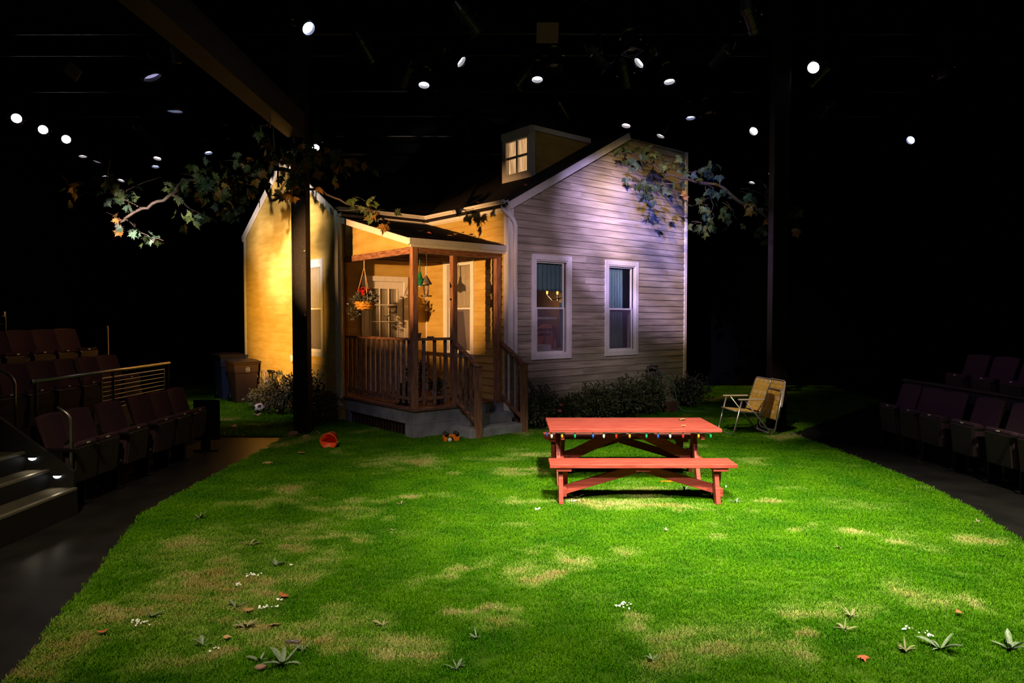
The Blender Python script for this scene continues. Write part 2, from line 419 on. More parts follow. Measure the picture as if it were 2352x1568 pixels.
def vnoise(x, y, s, seed):
    rs = np.random.RandomState(seed); g = rs.rand(64, 64)
    X = x * s; Y = y * s; i = np.floor(X).astype(int); j = np.floor(Y).astype(int)
    fx = X - i; fy = Y - j; fx = fx * fx * (3 - 2 * fx); fy = fy * fy * (3 - 2 * fy)
    a = g[i % 64, j % 64]; b = g[(i + 1) % 64, j % 64]; c = g[i % 64, (j + 1) % 64]; d = g[(i + 1) % 64, (j + 1) % 64]
    return (a * (1 - fx) + b * fx) * (1 - fy) + (c * (1 - fx) + d * fx) * fy
def dryness(x, y):
    wx = x + (vnoise(x + 9, y + 9, 2.2, 3) - .5) * .5 + (vnoise(x, y, 7, 8) - .5) * .3
    wy = y + (vnoise(x + 5, y + 3, 2.2, 4) - .5) * .45 + (vnoise(x + 2, y + 8, 7, 9) - .5) * .25
    d = np.zeros(x.shape)
    for (cx, cy, rx, ry, s) in DRY:
        if cx > -.9: rx *= .85; ry *= .85
        else: rx *= 1.15; ry *= 1.1
        q = ((wx - cx) / rx) ** 2 + ((wy - cy) / ry) ** 2
        d = np.maximum(d, s * np.clip(1.0 * (1 - q), 0, 1))
    n = vnoise(x + 3, y + 7, 1.6, 5) * .6 + vnoise(x, y, 4.5, 6) * .4
    d = np.maximum(d, np.clip((n - .66) * 4.0, 0, .75))
    streak = .25 + 1.15 * vnoise(x * .6 + y * .2, y * 1.2, 13, 7)
    return np.clip(d * streak, 0, 1)

rs = np.random.RandomState(5)
N0 = 330000
gx = rs.uniform(-9, 8.7, N0); gy = rs.uniform(1.0, 18.5, N0)
den = np.clip(1.0 * (5.2 / np.maximum(gy, 3.2)) ** 1.25, 0.10, 1.0)
keep = in_poly(gx, gy, [(p.x, p.y) for p in outline]) & (rs.rand(N0) < den)
gx = gx[keep]; gy = gy[keep]
pm = bpy.data.meshes.new('grass_points')
pm.vertices.add(len(gx))
co = np.stack([gx, gy, np.full(len(gx), 0.016)], 1).astype(np.float32)
pm.vertices.foreach_set('co', co.ravel())
dr = dryness(gx, gy).astype(np.float32)
at_d = pm.attributes.new('dry', 'FLOAT', 'POINT'); at_d.data.foreach_set('value', dr)
rz = pm.attributes.new('rz', 'FLOAT', 'POINT'); rz.data.foreach_set('value', rs.uniform(0, 6.28, len(gx)).astype(np.float32))
far = np.clip(gy / 5.0, 1.0, 2.1) * rs.uniform(.8, 1.2, len(gx))
sc_ = pm.attributes.new('sc', 'FLOAT', 'POINT'); sc_.data.foreach_set('value', far.astype(np.float32))
grass = bpy.data.objects.new('grass_blades', pm); COL.objects.link(grass)
tag(grass, 'short bright green artificial grass covering the whole lawn, straw-coloured in worn patches', 'grass', kind='stuff')

# one small tuft of blades, instanced over the turf
v, f = [], []
rt = random.Random(3)
for k in range(42):
    r = 0.036 * math.sqrt(rt.random()); a = rt.uniform(0, 2 * PI)
    x, y = r * math.cos(a), r * math.sin(a)
    h = rt.uniform(0.012, 0.024); b = rt.uniform(0, 2 * PI); ln = rt.uniform(0.2, 1.0) * h; wd = rt.uniform(0.0011, 0.0018)
    dx, dy = math.cos(b), math.sin(b); c = rt.uniform(0, PI); sx, sy = math.cos(c) * wd, math.sin(c) * wd
    n = len(v)
    v += [(x - sx, y - sy, 0), (x + sx, y + sy, 0), (x + dx * ln * .45 + sx * .8, y + dy * ln * .45 + sy * .8, h * .62), (x + dx * ln * .45 - sx * .8, y + dy * ln * .45 - sy * .8, h * .62),
          (x + dx * ln, y + dy * ln, h)]
    f += [(n, n + 1, n + 2, n + 3), (n + 3, n + 2, n + 4)]
tme = bpy.data.meshes.new('tuft'); tme.from_pydata(v, [], f)

def grass_shader(m, inst):
    nt = m.node_tree; L = nt.links; b = nt.nodes['Principled BSDF']
    b.inputs['Roughness'].default_value = 0.6; b.inputs['Specular IOR Level'].default_value = 0.04
    geo = nt.nodes.new('ShaderNodeNewGeometry')
    n1 = nt.nodes.new('ShaderNodeTexNoise'); n1.inputs['Scale'].default_value = 2.2; n1.inputs['Detail'].default_value = 3
    L.new(geo.outputs['Position'], n1.inputs['Vector'])
    n2 = nt.nodes.new('ShaderNodeTexNoise'); n2.inputs['Scale'].default_value = 140; n2.inputs['Detail'].default_value = 1
    L.new(geo.outputs['Position'], n2.inputs['Vector'])
    g = nt.nodes.new('ShaderNodeValToRGB')
    g.color_ramp.elements[0].position = .32; g.color_ramp.elements[1].position = .70
    g.color_ramp.elements[0].color = (0.030, 0.150, 0.001, 1); g.color_ramp.elements[1].color = (0.092, 0.250, 0.001, 1)
    L.new(n1.outputs['Fac'], g.inputs[0])
    s = nt.nodes.new('ShaderNodeValToRGB')
    s.color_ramp.elements[0].position = .35; s.color_ramp.elements[1].position = .68
    s.color_ramp.elements[0].color = (0.38, 0.30, 0.10, 1); s.color_ramp.elements[1].color = (0.52, 0.46, 0.21, 1)
    L.new(n1.outputs['Fac'], s.inputs[0])
    mx = nt.nodes.new('ShaderNodeMix'); mx.data_type = 'RGBA'
    L.new(g.outputs[0], mx.inputs[6]); L.new(s.outputs[0], mx.inputs[7])
    if inst:
        a = nt.nodes.new('ShaderNodeAttribute'); a.attribute_type = 'INSTANCER'; a.attribute_name = 'dry'
        ad = nt.nodes.new('ShaderNodeMath'); ad.operation = 'MULTIPLY_ADD'; ad.inputs[1].default_value = 1.0
        mr = nt.nodes.new('ShaderNodeMapRange'); mr.inputs[1].default_value = .3; mr.inputs[2].default_value = .7; mr.inputs[3].default_value = -.35; mr.inputs[4].default_value = .30
        L.new(n2.outputs['Fac'], mr.inputs[0])
        mu = nt.nodes.new('ShaderNodeMath'); mu.operation = 'MULTIPLY'; L.new(a.outputs['Fac'], mu.inputs[0]); mu.inputs[1].default_value = 1.25
        m3 = nt.nodes.new('ShaderNodeMath'); m3.operation = 'ADD'; L.new(mu.outputs[0], m3.inputs[0]); L.new(mr.outputs[0], m3.inputs[1]); m3.use_clamp = True
        lime = nt.nodes.new('ShaderNodeMix'); lime.data_type = 'RGBA'; lime.inputs[7].default_value = (0.235, 0.385, 0.055, 1)
        r1 = nt.nodes.new('ShaderNodeMapRange'); r1.inputs[1].default_value = .05; r1.inputs[2].default_value = .55
        r2 = nt.nodes.new('ShaderNodeMapRange'); r2.inputs[1].default_value = .45; r2.inputs[2].default_value = .95
        L.new(m3.outputs[0], r1.inputs[0]); L.new(m3.outputs[0], r2.inputs[0])
        L.new(g.outputs[0], lime.inputs[6]); L.new(r1.outputs[0], lime.inputs[0])
        L.new(lime.outputs[2], mx.inputs[6]); L.new(r2.outputs[0], mx.inputs[0])
    else:
        mx.inputs[0].default_value = 0.12
    hv = nt.nodes.new('ShaderNodeHueSaturation')
    mv = nt.nodes.new('ShaderNodeMapRange'); mv.inputs[1].default_value = .3; mv.inputs[2].default_value = .7; mv.inputs[3].default_value = 0.7 if inst else .5; mv.inputs[4].default_value = 1.25 if inst else .6
    L.new(n2.outputs['Fac'], mv.inputs[0]); L.new(mv.outputs[0], hv.inputs['Value']); L.new(mx.outputs[2], hv.inputs['Color'])
    L.new(hv.outputs[0], b.inputs['Base Color'])
blade_mat = bpy.data.materials.new('grass_blade'); blade_mat.use_nodes = True
grass_shader(blade_mat, True); grass_shader(turf_mat, False)
tme.materials.append(blade_mat)
tuft = bpy.data.objects.new('grass_tuft', tme)      # not linked to the scene: only a source for the instances
ng = bpy.data.node_groups.new('grow_grass', 'GeometryNodeTree')
ng.interface.new_socket('Geometry', in_out='INPUT', socket_type='NodeSocketGeometry')
ng.interface.new_socket('Geometry', in_out='OUTPUT', socket_type='NodeSocketGeometry')
gi = ng.nodes.new('NodeGroupInput'); go = ng.nodes.new('NodeGroupOutput')
m2p = ng.nodes.new('GeometryNodeMeshToPoints')
oi = ng.nodes.new('GeometryNodeObjectInfo'); oi.inputs[0].default_value = tuft; oi.inputs['As Instance'].default_value = True
iop = ng.nodes.new('GeometryNodeInstanceOnPoints')
ar = ng.nodes.new('GeometryNodeInputNamedAttribute'); ar.data_type = 'FLOAT'; ar.inputs[0].default_value = 'rz'
asx = ng.nodes.new('GeometryNodeInputNamedAttribute'); asx.data_type = 'FLOAT'; asx.inputs[0].default_value = 'sc'
cx = ng.nodes.new('ShaderNodeCombineXYZ'); cs = ng.nodes.new('ShaderNodeCombineXYZ'); cs.inputs[2].default_value = 1.0
ng.links.new(gi.outputs[0], m2p.inputs[0]); ng.links.new(m2p.outputs[0], iop.inputs['Points'])
ng.links.new(oi.outputs['Geometry'], iop.inputs['Instance'])
ng.links.new(ar.outputs[0], cx.inputs[2]); ng.links.new(cx.outputs[0], iop.inputs['Rotation'])
ng.links.new(asx.outputs[0], cs.inputs[0]); ng.links.new(asx.outputs[0], cs.inputs[1]); ng.links.new(cs.outputs[0], iop.inputs['Scale'])
ng.links.new(iop.outputs[0], go.inputs[0])
md = grass.modifiers.new('grow', 'NODES'); md.node_group = ng
pm.materials.append(blade_mat)

# ------------------------------------------------------------------ house (local axes: x = u along the front wall, y = v into the depth)
HX, HY, HROT = -1.4948, 10.3822, math.atan2(0.63923, 0.76901)
UA, UM = -0.098, 1.748           # wing gable plane, main side-wall plane (u)
VB, VS = 2.337, -0.144           # wing side-wall plane, main front-wall plane (v)
UR, VE = 6.545, 7.105            # far ends
def hw(u, v, z=0.0):
    c, s = math.cos(HROT), math.sin(HROT)
    return Vector((HX + u * c - v * s, HY + u * s + v * c, z))
house = empty('house', (HX, HY, 0), HROT)
tag(house, 'small clapboard stage house with gabled wing, dormer and white trim behind the lawn', 'house')

def PT(plane, off, s, z, d):
    return (s, off - d, z) if plane == 'v' else (off - d, s, z)
def clip(poly, ax, val, keep_gt):
    out = []
    n = len(poly)
    for i in range(n):
        p, q = poly[i], poly[(i + 1) % n]
        a = (p[ax] - val) * (1 if keep_gt else -1); b = (q[ax] - val) * (1 if keep_gt else -1)
        if a >= 0: out.append(p)
        if (a > 0 and b < 0) or (a < 0 and b > 0):
            t = a / (a - b); out.append((p[0] + t * (q[0] - p[0]), p[1] + t * (q[1] - p[1])))
    return out
def rect_minus(rects, holes):
    for (o0, o1, q0, q1) in holes:
        nr = []
        for (a, b, c, d) in rects:
            if o1 <= a or o0 >= b or q1 <= c or q0 >= d: nr.append((a, b, c, d)); continue
            if o0 > a: nr.append((a, o0, c, d))
            if o1 < b: nr.append((o1, b, c, d))
            m0, m1 = max(a, o0), min(b, o1)
            if q0 > c: nr.append((m0, m1, c, q0))
            if q1 < d: nr.append((m0, m1, q1, d))
        rects = nr
    return rects
def clip_rect(poly, a, b, c, d):
    p = clip(poly, 0, a, True)
    for ax, val, k in ((0, b, False), (1, c, True), (1, d, False)):
        if len(p) < 3: return []
        p = clip(p, ax, val, k)
    if len(p) < 3: return []
    ar = abs(sum(p[i][0] * p[(i + 1) % len(p)][1] - p[(i + 1) % len(p)][0] * p[i][1] for i in range(len(p)))) / 2
    return p if ar > 1e-4 else []
def wall(parent, name, plane, off, poly, holes, course, m, z_start=0.0, thick=0.10, seed=1, prob=0.75, lap=(0.022, 0.007), bname='siding_board'):
    s0 = min(p[0] for p in poly); s1 = max(p[0] for p in poly); zt = max(p[1] for p in poly)
    mb = MB()
    for r in rect_minus([(s0, s1, min(p[1] for p in poly), zt)], holes):
        q = clip_rect(poly, *r)
        if q: mb.prism([PT(plane, off, a, z, 0) for a, z in q], (0, thick, 0) if plane == 'v' else (thick, 0, 0))
    base = mb.build(name, MT['backing'], parent)
    rr = random.Random(seed)
    z = z_start
    while z < zt - 0.01:
        z1 = min(z + course, zt)
        # butt joints along the course
        cuts = []
        if s1 - s0 > 2.0 and rr.random() < prob: cuts.append(rr.uniform(s0 + .7, s1 - .7))
        if s1 - s0 > 4.0 and rr.random() < .5:
            c = rr.uniform(s0 + .7, s1 - .7)
            if all(abs(c - q) > .8 for q in cuts): cuts.append(c)
        full = sorted([(o0, o1) for (o0, o1, q0, q1) in holes if q0 <= z + 1e-6 and q1 >= z1 - 1e-6])
        segs = []; cur = s0
        for c in sorted(cuts) + [s1]:
            segs.append((cur, c)); cur = c
        parts = []
        for (a, b) in segs:
            pcs = [(a, b)]
            for (o0, o1) in full:
                n2 = []
                for (x, y) in pcs:
                    if o1 <= x or o0 >= y: n2.append((x, y)); continue
                    if o0 - x > .02: n2.append((x, o0))
                    if y - o1 > .02: n2.append((o1, y))
                pcs = n2
            parts += pcs
        for (a, b) in parts:
            mb = MB(); g = 0.0012
            for r in rect_minus([(a + (g if a > s0 else 0), b - (g if b < s1 else 0), z, z1)], holes):
                q = clip_rect(poly, *r)
                if not q: continue
                fr = [PT(plane, off, s, zz, lap[0] + (lap[1] - lap[0]) * (zz - z) / course) for s, zz in q]
                bk = [PT(plane, off, s, zz, 0.0) for s, zz in q]
                n = len(q)
                mb.add(fr + bk, [tuple(range(n)), tuple(reversed(range(n, 2 * n)))] + [(i, (i + 1) % n, n + (i + 1) % n, n + i) for i in range(n)])
            if mb.v: mb.build(bname, m, base)
        z += course
    return base

WIN_W, WIN_Z0, WIN_Z1, CAS = 0.943, 1.136, 2.939, 0.088
W1, W2 = UM + .49, UM + 2.316          # front windows (u of left casing edge)
WG, WP = VB + .545, 0.781              # wing gable window, porch window (v of lower edge)
def opening(s): return (s + CAS, s + WIN_W - CAS, WIN_Z0 + CAS, WIN_Z1 - CAS)
DOOR = (0.336, 1.308, 0.468, 2.62)
door_hole = (0.336 + .08, 1.308 - .08, 0.468, 2.62 - .08)

front_poly = [(UM, 0.0), (UR, 0.0), (UR, 5.30), (4.76, 5.30), (UM, 3.66)]
wall(house, 'front_wall', 'v', VS, front_poly, [opening(W1), opening(W2)], 0.127, MT['siding'], 0.06, seed=4)
side_poly = [(VS, 0.0), (VE, 0.0), (VE, 3.68), (VS, 3.68)]
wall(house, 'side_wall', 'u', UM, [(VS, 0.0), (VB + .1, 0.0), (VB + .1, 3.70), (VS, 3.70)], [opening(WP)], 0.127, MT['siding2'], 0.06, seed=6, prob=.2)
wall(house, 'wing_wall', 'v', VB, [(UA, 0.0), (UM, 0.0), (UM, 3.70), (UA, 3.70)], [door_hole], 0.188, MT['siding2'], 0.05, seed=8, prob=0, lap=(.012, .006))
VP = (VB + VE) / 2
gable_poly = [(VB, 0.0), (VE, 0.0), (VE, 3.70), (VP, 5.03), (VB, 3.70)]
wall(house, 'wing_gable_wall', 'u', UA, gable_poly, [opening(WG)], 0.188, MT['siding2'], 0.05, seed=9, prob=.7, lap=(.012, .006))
# unseen rear walls close the shell
MB().box(UR - .1, UR, VS + .1, VE, 0, 5.0).build('rear_wall', MT['backing'], house)
MB().box(UA + .1, UR - .1, VE - .1, VE, 0, 3.7).build('rear_wall', MT['backing'], house)

# ---- roofs
def roof_slab(name, q, th=0.05):
    p = [Vector(x) for x in q]
    return MB().prism(p, (0, 0, -th)).build(name, MT['roof'], house)
SL = 0.551
def zr(u): return 3.775 + SL * (u - 1.749)
roof_slab('roof', [(UM - .10, VS - .03, zr(UM - .10)), (4.70, VS - .03, zr(4.70)), (4.70, VE, zr(4.70)), (UM - .10, VE, zr(UM - .10))])
roof_slab('roof', [(4.70, VS + .1, zr(4.70)), (UR, VS + .1, 4.35), (UR, VE, 4.35), (4.70, VE, zr(4.70))])
zp = 5.10
roof_slab('wing_roof', [(UA - .04, VB - .10, 3.72), (3.6, VB - .10, 3.72), (3.6, VP, zp), (UA - .04, VP, zp)])
roof_slab('wing_roof', [(UA - .04, VE + .10, 3.72), (3.6, VE + .10, 3.72), (3.6, VP, zp), (UA - .04, VP, zp)])
# rows of shingle butts on the slope seen beside the rake
# ---- rakes, corner boards, fascia
MB().bar((UM - .02, VS - .035, zr(UM) - .085), (4.72, VS - .035, zr(4.72) - .085), .03, .125, (0, 0, 1)).build('rake_board', MT['white'], house)
for sgn, v0 in ((1, VB - .06), (-1, VE + .06)):
    MB().bar((UA - .035, v0, 3.72 - .045 - .03), (UA - .035, VP, zp - .075), .03, .13).build('rake_board', MT['white'], house)
MB().box(UM - .028, UM + .09, VS - .03, VS, .10, 3.72).box(UM - .028, UM, VS, VS + .09, .10, 3.72).build('corner_board', MT['white'], house, bevel=.003)
MB().box(UR - .05, UR + .03, VS - .034, VS, .30, 5.30).box(UR, UR + .03, VS, VS + .08, .30, 5.30).build('corner_board', MT['white'], house, bevel=.003)
MB().box(UA - .028, UA, VB - .025, VB + .06, .30, 3.70).box(UA - .028, UA + .07, VB - .028, VB, .30, 3.70).build('corner_board', MT['white'], house, bevel=.003)
MB().box(UA - .028, UA, VE - .07, VE + .02, .0, 3.70).build('corner_board', MT['white'], house, bevel=.003)
MB().box(UM - .035, UM - .002, VB - .035, VB - .002, .468, 2.93).build('inside_corner_trim', MT['white'], house, bevel=.003)
# gutters: an open K profile
def gutter(name, a, b, out):
    a, b, out = Vector(a), Vector(b), Vector(out)
    pr = [(0, 0), (0, -.10), (.06, -.10), (.085, -.045), (.10, -.04), (.10, 0), (.09, 0), (.09, -.03), (.078, -.037), (.055, -.09), (.01, -.09), (.01, 0)]
    MB().prism([a + out * x + Vector((0, 0, z)) for x, z in pr], b - a).build(name, MT['white'], house)
gutter('gutter', (UA - .04, VB - .02, 3.79), (UM - .10, VB - .02, 3.79), (0, -1, 0))
gutter('gutter', (UM - .02, VB - .10, 3.79), (UM - .02, VS - .03, 3.79), (-1, 0, 0))
MB().box(UA - .03, UM - .02, VB - .021, VB - .002, 3.60, 3.78).build('fascia', MT['white'], house)
MB().box(UM - .021, UM - .002, VS, VB - .02, 3.60, 3.78).build('fascia', MT['white'], house)
MB().tube([(UM - .07, VS + .06, 3.70), (UM - .07, VS + .05, 3.63), (UM - .02, VS - .03, 3.55), (UM + .06, VS - .065, 3.46), (UM + .095, VS - .07, 3.38), (UM + .095, VS - .07, 2.4), (UM + .095, VS - .07, .35), (UM + .095, VS - .13, .27)],
          .036, 12).build('downspout', MT['white'], house, smooth=True)
MB().tube([(UA + .02, VB - .07, 3.70), (UA + .02, VB - .065, 3.6), (UA + .02, VB - .06, .55), (UA + .02, VB - .06, .49), (UA - .02, VB - .10, .44)], .034, 12).build('downspout', MT['white'], house, smooth=True)

# ---- double-hung windows
def frame(mb, plane, off, s0, s1, z0, z1, wd, d0, d1):
    def bx(a, b, c, d):
        p, q = PT(plane, off, a, c, d0), PT(plane, off, b, d, d1)
        mb.box(p[0], q[0], p[1], q[1], p[2], q[2])
    bx(s0, s0 + wd, z0, z1); bx(s1 - wd, s1, z0, z1); bx(s0 + wd, s1 - wd, z0, z0 + wd); bx(s0 + wd, s1 - wd, z1 - wd, z1)
    return mb
def mitred(mb, plane, off, s0, s1, z0, z1, wd, d0, d1):
    O = [(s0, z0), (s1, z0), (s1, z1), (s0, z1)]; I = [(s0 + wd, z0 + wd), (s1 - wd, z0 + wd), (s1 - wd, z1 - wd), (s0 + wd, z1 - wd)]
    for i in range(4):
        j = (i + 1) % 4
        q = [O[i], O[j], I[j], I[i]]
        a = [PT(plane, off, s, z, d0) for s, z in q]; b = [PT(plane, off, s, z, d1) for s, z in q]
        mb.prism(a, Vector(b[0]) - Vector(a[0]))
    return mb
def drape(plane, off, s0, s1, z0, z1, d, folds, amp, gather=1.0, lean=0.0, ph=0.0):
    """a hanging curtain: wavy sheet with thickness; gather narrows the bottom"""
    nx, nz = folds * 8, 8
    mb = MB(); v = []
    for j in range(nz + 1):
        t = j / nz
        for i in range(nx + 1):
            x = i / nx
            wd = (s1 - s0) * (1 + (gather - 1) * t)
            s = s0 + lean * t + x * wd
            v.append(PT(plane, off, s, z1 + (z0 - z1) * t, -(d + amp * (math.sin(x * folds * 2 * PI + ph) * (.6 + .4 * t) + .25 * math.sin(x * folds * 4.7 + 2 + 1.5 * t)))))
    f = [(j * (nx + 1) + i, j * (nx + 1) + i + 1, (j + 1) * (nx + 1) + i + 1, (j + 1) * (nx + 1) + i) for j in range(nz) for i in range(nx)]
    return mb.add(v, f)
def window(name, plane, off, s, curtain, label):
    wdw = empty(name); wdw.parent = house
    s0, s1, z0, z1 = s, s + WIN_W, WIN_Z0, WIN_Z1
    mitred(MB(), plane, off, s0, s1, z0, z1, CAS, 0.0, .042).build('casing', MT['white'], wdw, bevel=.004)
    a, b, c, d = opening(s)
    fr = frame(MB(), plane, off, a, b, c, d, .022, .03, -.09)
    # side track seen as a dark slot on one side
    fr.build('jamb', MT['white'], wdw)
    if plane == 'v': MB().box(b - .060, b - .046, off - .012, off + .0, c + .02, d - .02).build('track', MT['rubber'], wdw)
    mid = (c + d) / 2 - .02
    frame(MB(), plane, off, a + .02, b - .065, mid - .012, d - .02, .030, .0, -.03).build('sash', MT['white'], wdw, bevel=.002)
    frame(MB(), plane, off, a + .02, b - .065, c + .02, mid + .02, .030, .015, -.015).build('sash', MT['white'], wdw, bevel=.002)
    def pane(nm, m, q0, q1, dd):
        p, q = PT(plane, off, a + .045, q0, dd), PT(plane, off, b - .09, q1, dd - .004)
        MB().box(p[0], q[0], p[1], q[1], p[2], q[2]).build(nm, m, wdw)
    pane('pane', MT['glass'], mid + .015, d - .045, -.018)
    pane('pane', MT['glass'], c + .045, mid - .006, -.004)
    pane('insect_screen', MT['screen'], c + .045, mid - .006, .010)
    k = MB().lathe([(.0, 0), (.014, 0), (.014, .012), (0, .012)], 8, c=PT(plane, off, (a + b) / 2 - .02, mid + .02, .0))
    k.build('sash_lock', MT['steel'], wdw)
    for (x0, x1, q0, q1, folds, g, ln, m) in curtain:
        cu = drape(plane, off, a + x0, a + x1, c + q0, c + q1, .055, folds, .012, g, ln)
        o = cu.build('curtain', m, wdw, smooth=True, fix=False)
        so = o.modifiers.new('thick', 'SOLIDIFY'); so.thickness = .004
    wdw['label'] = label
    return wdw
HH = WIN_Z1 - WIN_Z0 - 2 * CAS
window('window', 'v', VS, W1, [(.02, .74, 1.10, HH, 7, 1.0, 0, MT['curtain_t']), (.64, .76, .1, .9, 2, .9, .02, MT['curtain_t'])], 'white double-hung window with a kitchen glimpsed inside')
window('window', 'v', VS, W2, [(.03, .48, .0, HH, 6, 1.05, 0, MT['curtain_t'])], 'white double-hung window with a teal curtain')
window('window', 'u', UA, WG, [(.02, .76, .0, HH, 6, 1.0, 0, MT['curtain_w'])], 'white double-hung window in the wing gable')
window('window', 'u', UM, WP, [(.02, .76, .75, HH, 6, 1.0, 0, MT['curtain_w']), (.02, .35, .0, .85, 3, .6, 0, MT['curtain_w'])], 'white double-hung window on the porch')

# ---- panelled glass door
dr_ = empty('front_door'); dr_.parent = house; dr_['label'] = 'white door with nine small panes'
d0, d1, q0, q1 = DOOR
mb = MB()
for (a, b, c, d) in ((d0, d0 + .09, q0, q1), (d1 - .09, d1, q0, q1), (d0 + .09, d1 - .09, q1 - .095, q1)):
    mb.box(a, b, VB - .04, VB, c, d)
mb.build('door_casing', MT['white'], dr_, bevel=.004)
A, B = d0 + .10, d1 - .10
ga, gb, gc, gd = .53, 1.085, 1.48, 2.40
mb = MB()
for r in rect_minus([(A, B, q0 + .01, q1 - .10)], [(ga, gb, gc, gd)]):
    mb.box(r[0], r[1], VB - .012, VB + .008, r[2], r[3])
mb.build('door_slab', MT['white'], dr_)
for x in (ga, ga + (gb - ga) / 3, ga + 2 * (gb - ga) / 3, gb):
    MB().box(x - .009, x + .009, VB - .022, VB + .0, gc, gd).build('muntin', MT['white'], dr_)
for z in (gc, gc + (gd - gc) / 3, gc + 2 * (gd - gc) / 3, gd):
    MB().box(ga, gb, VB - .020, VB + .0, z - .009, z + .009).build('muntin', MT['white'], dr_)
for i in range(3):
    for j in range(3):
        MB().box(ga + i * (gb - ga) / 3 + .01, ga + (i + 1) * (gb - ga) / 3 - .01, VB - .004, VB, gc + j * (gd - gc) / 3 + .01, gc + (j + 1) * (gd - gc) / 3 - .01).build('pane', MT['glass'], dr_)
cu = drape('v', VB, ga - .02, gb + .02, gc - .02, gd + .02, .014, 6, .006).build('curtain', MT['curtain_w'], dr_, smooth=True, fix=False)
cu.modifiers.new('thick', 'SOLIDIFY').thickness = .004
for (a, b) in ((.50, .78), (.84, 1.12)):
    frame(MB(), 'v', VB - .012, a, b, .62, 1.36, .02, 0, .008).build('panel_moulding', MT['white'], dr_)
MB().lathe([(.0, 0), (.016, .0), (.012, .03), (.028, .04), (.03, .055), (.02, .07), (0, .073)], 12, c=(1.155, VB - .012, 1.42), mat=Matrix.Rotation(PI / 2, 3, 'X')).build('door_knob', MT['copper'], dr_, smooth=True)

# ---- dormer
dm = empty('dormer'); dm.parent = house; dm['label'] = 'small boxy dormer with a glowing four-pane window'
DU, DV0, DV1, DZ0, DZ1 = 3.052, 0.749, 1.614, 4.47, 5.44
gv0, gv1, gz0, gz1 = .861, 1.479, 4.622, 5.232
mb = MB()
for r in rect_minus([(DV0, DV1, DZ0, DZ1)], [(gv0, gv1, gz0, gz1)]):
    mb.box(DU - .02, DU + .02, r[0], r[1], r[2], r[3])
mb.build('face_trim', MT['white'], dm)
frame(MB(), 'u', DU, gv0 - .045, gv1 + .045, gz0 - .045, gz1 + .045, .04, .02, .035).build('window_moulding', MT['white'], dm)
mb = MB().box(DU - .02, DU + .01, (gv0 + gv1) / 2 - .022, (gv0 + gv1) / 2 + .022, gz0, gz1)
mb.build('muntin', MT['white'], dm)
MB().box(DU - .022, DU + .008, gv0, gv1, (gz0 + gz1) / 2 - .022, (gz0 + gz1) / 2 + .022).build('muntin', MT['white'], dm)
for i in (0, 1):
    for j in (0, 1):
        y0 = gv0 if i == 0 else (gv0 + gv1) / 2 + .022; y1 = (gv0 + gv1) / 2 - .022 if i == 0 else gv1
        z0 = gz0 if j == 0 else (gz0 + gz1) / 2 + .022; z1 = (gz0 + gz1) / 2 - .022 if j == 0 else gz1
        MB().box(DU - .004, DU + .0, y0, y1, z0, z1).build('pane', MT['glass'], dm)
# lace blind behind the panes; emission stands in for a lamp inside
am = MT['attic']; nt = am.node_tree
tc = nt.nodes.new('ShaderNodeTexCoord'); mp = nt.nodes.new('ShaderNodeMapping'); mp.inputs['Scale'].default_value = (1, 26, 2)
nz = nt.nodes.new('ShaderNodeTexNoise'); nz.inputs['Scale'].default_value = 1.2; nz.inputs['Detail'].default_value = 5
cr = nt.nodes.new('ShaderNodeValToRGB'); cr.color_ramp.elements[0].position = .3; cr.color_ramp.elements[1].position = .62
cr.color_ramp.elements[0].color = (.50, .22, .08, 1); cr.color_ramp.elements[1].color = (1.0, .60, .28, 1)
nt.links.new(tc.outputs['Object'], mp.inputs[0]); nt.links.new(mp.outputs[0], nz.inputs[0]); nt.links.new(nz.outputs['Fac'], cr.inputs[0])
nt.links.new(cr.outputs[0], nt.nodes['Emission'].inputs[0])
b_ = drape('u', DU, gv0 - .03, gv1 + .03, gz0 - .03, gz1 + .03, .06, 6, .010).build('lace_blind', MT['attic'], dm, smooth=True, fix=False)
ztop = DZ1 - .02
wall(dm, 'cheek_wall', 'v', DV0 + .012, [(DU + .02, 4.40), (4.66, 5.33), (4.66, 5.36), (DU + .02, 5.36)], [], .188, MT['siding2'], 4.40, thick=.03, seed=3, prob=0, lap=(.01, .006), bname='cheek_board')
MB().box(DU + .02, 4.70, DV1 - .04, DV1, 4.45, DZ1 - .05).build('cheek_wall', MT['backing'], dm)
MB().box(DU - .02, DU + .07, DV0 - .012, DV0 + .012, 4.44, 5.35).build('corner_board', MT['white'], dm)
MB().box(DU - .025, 4.60, DV0 - .025, DV0 + .006, 5.345, DZ1).build('fascia', MT['white'], dm)
MB().box(DU - .027, DU - .018, DV0 - .025, DV1 + .02, 5.30, DZ1).build('fascia', MT['white'], dm)
MB().box(DU - .02, 4.75, DV0, DV1, DZ1 - .03, DZ1 - .004).build('dormer_roof', MT['roof'], dm)

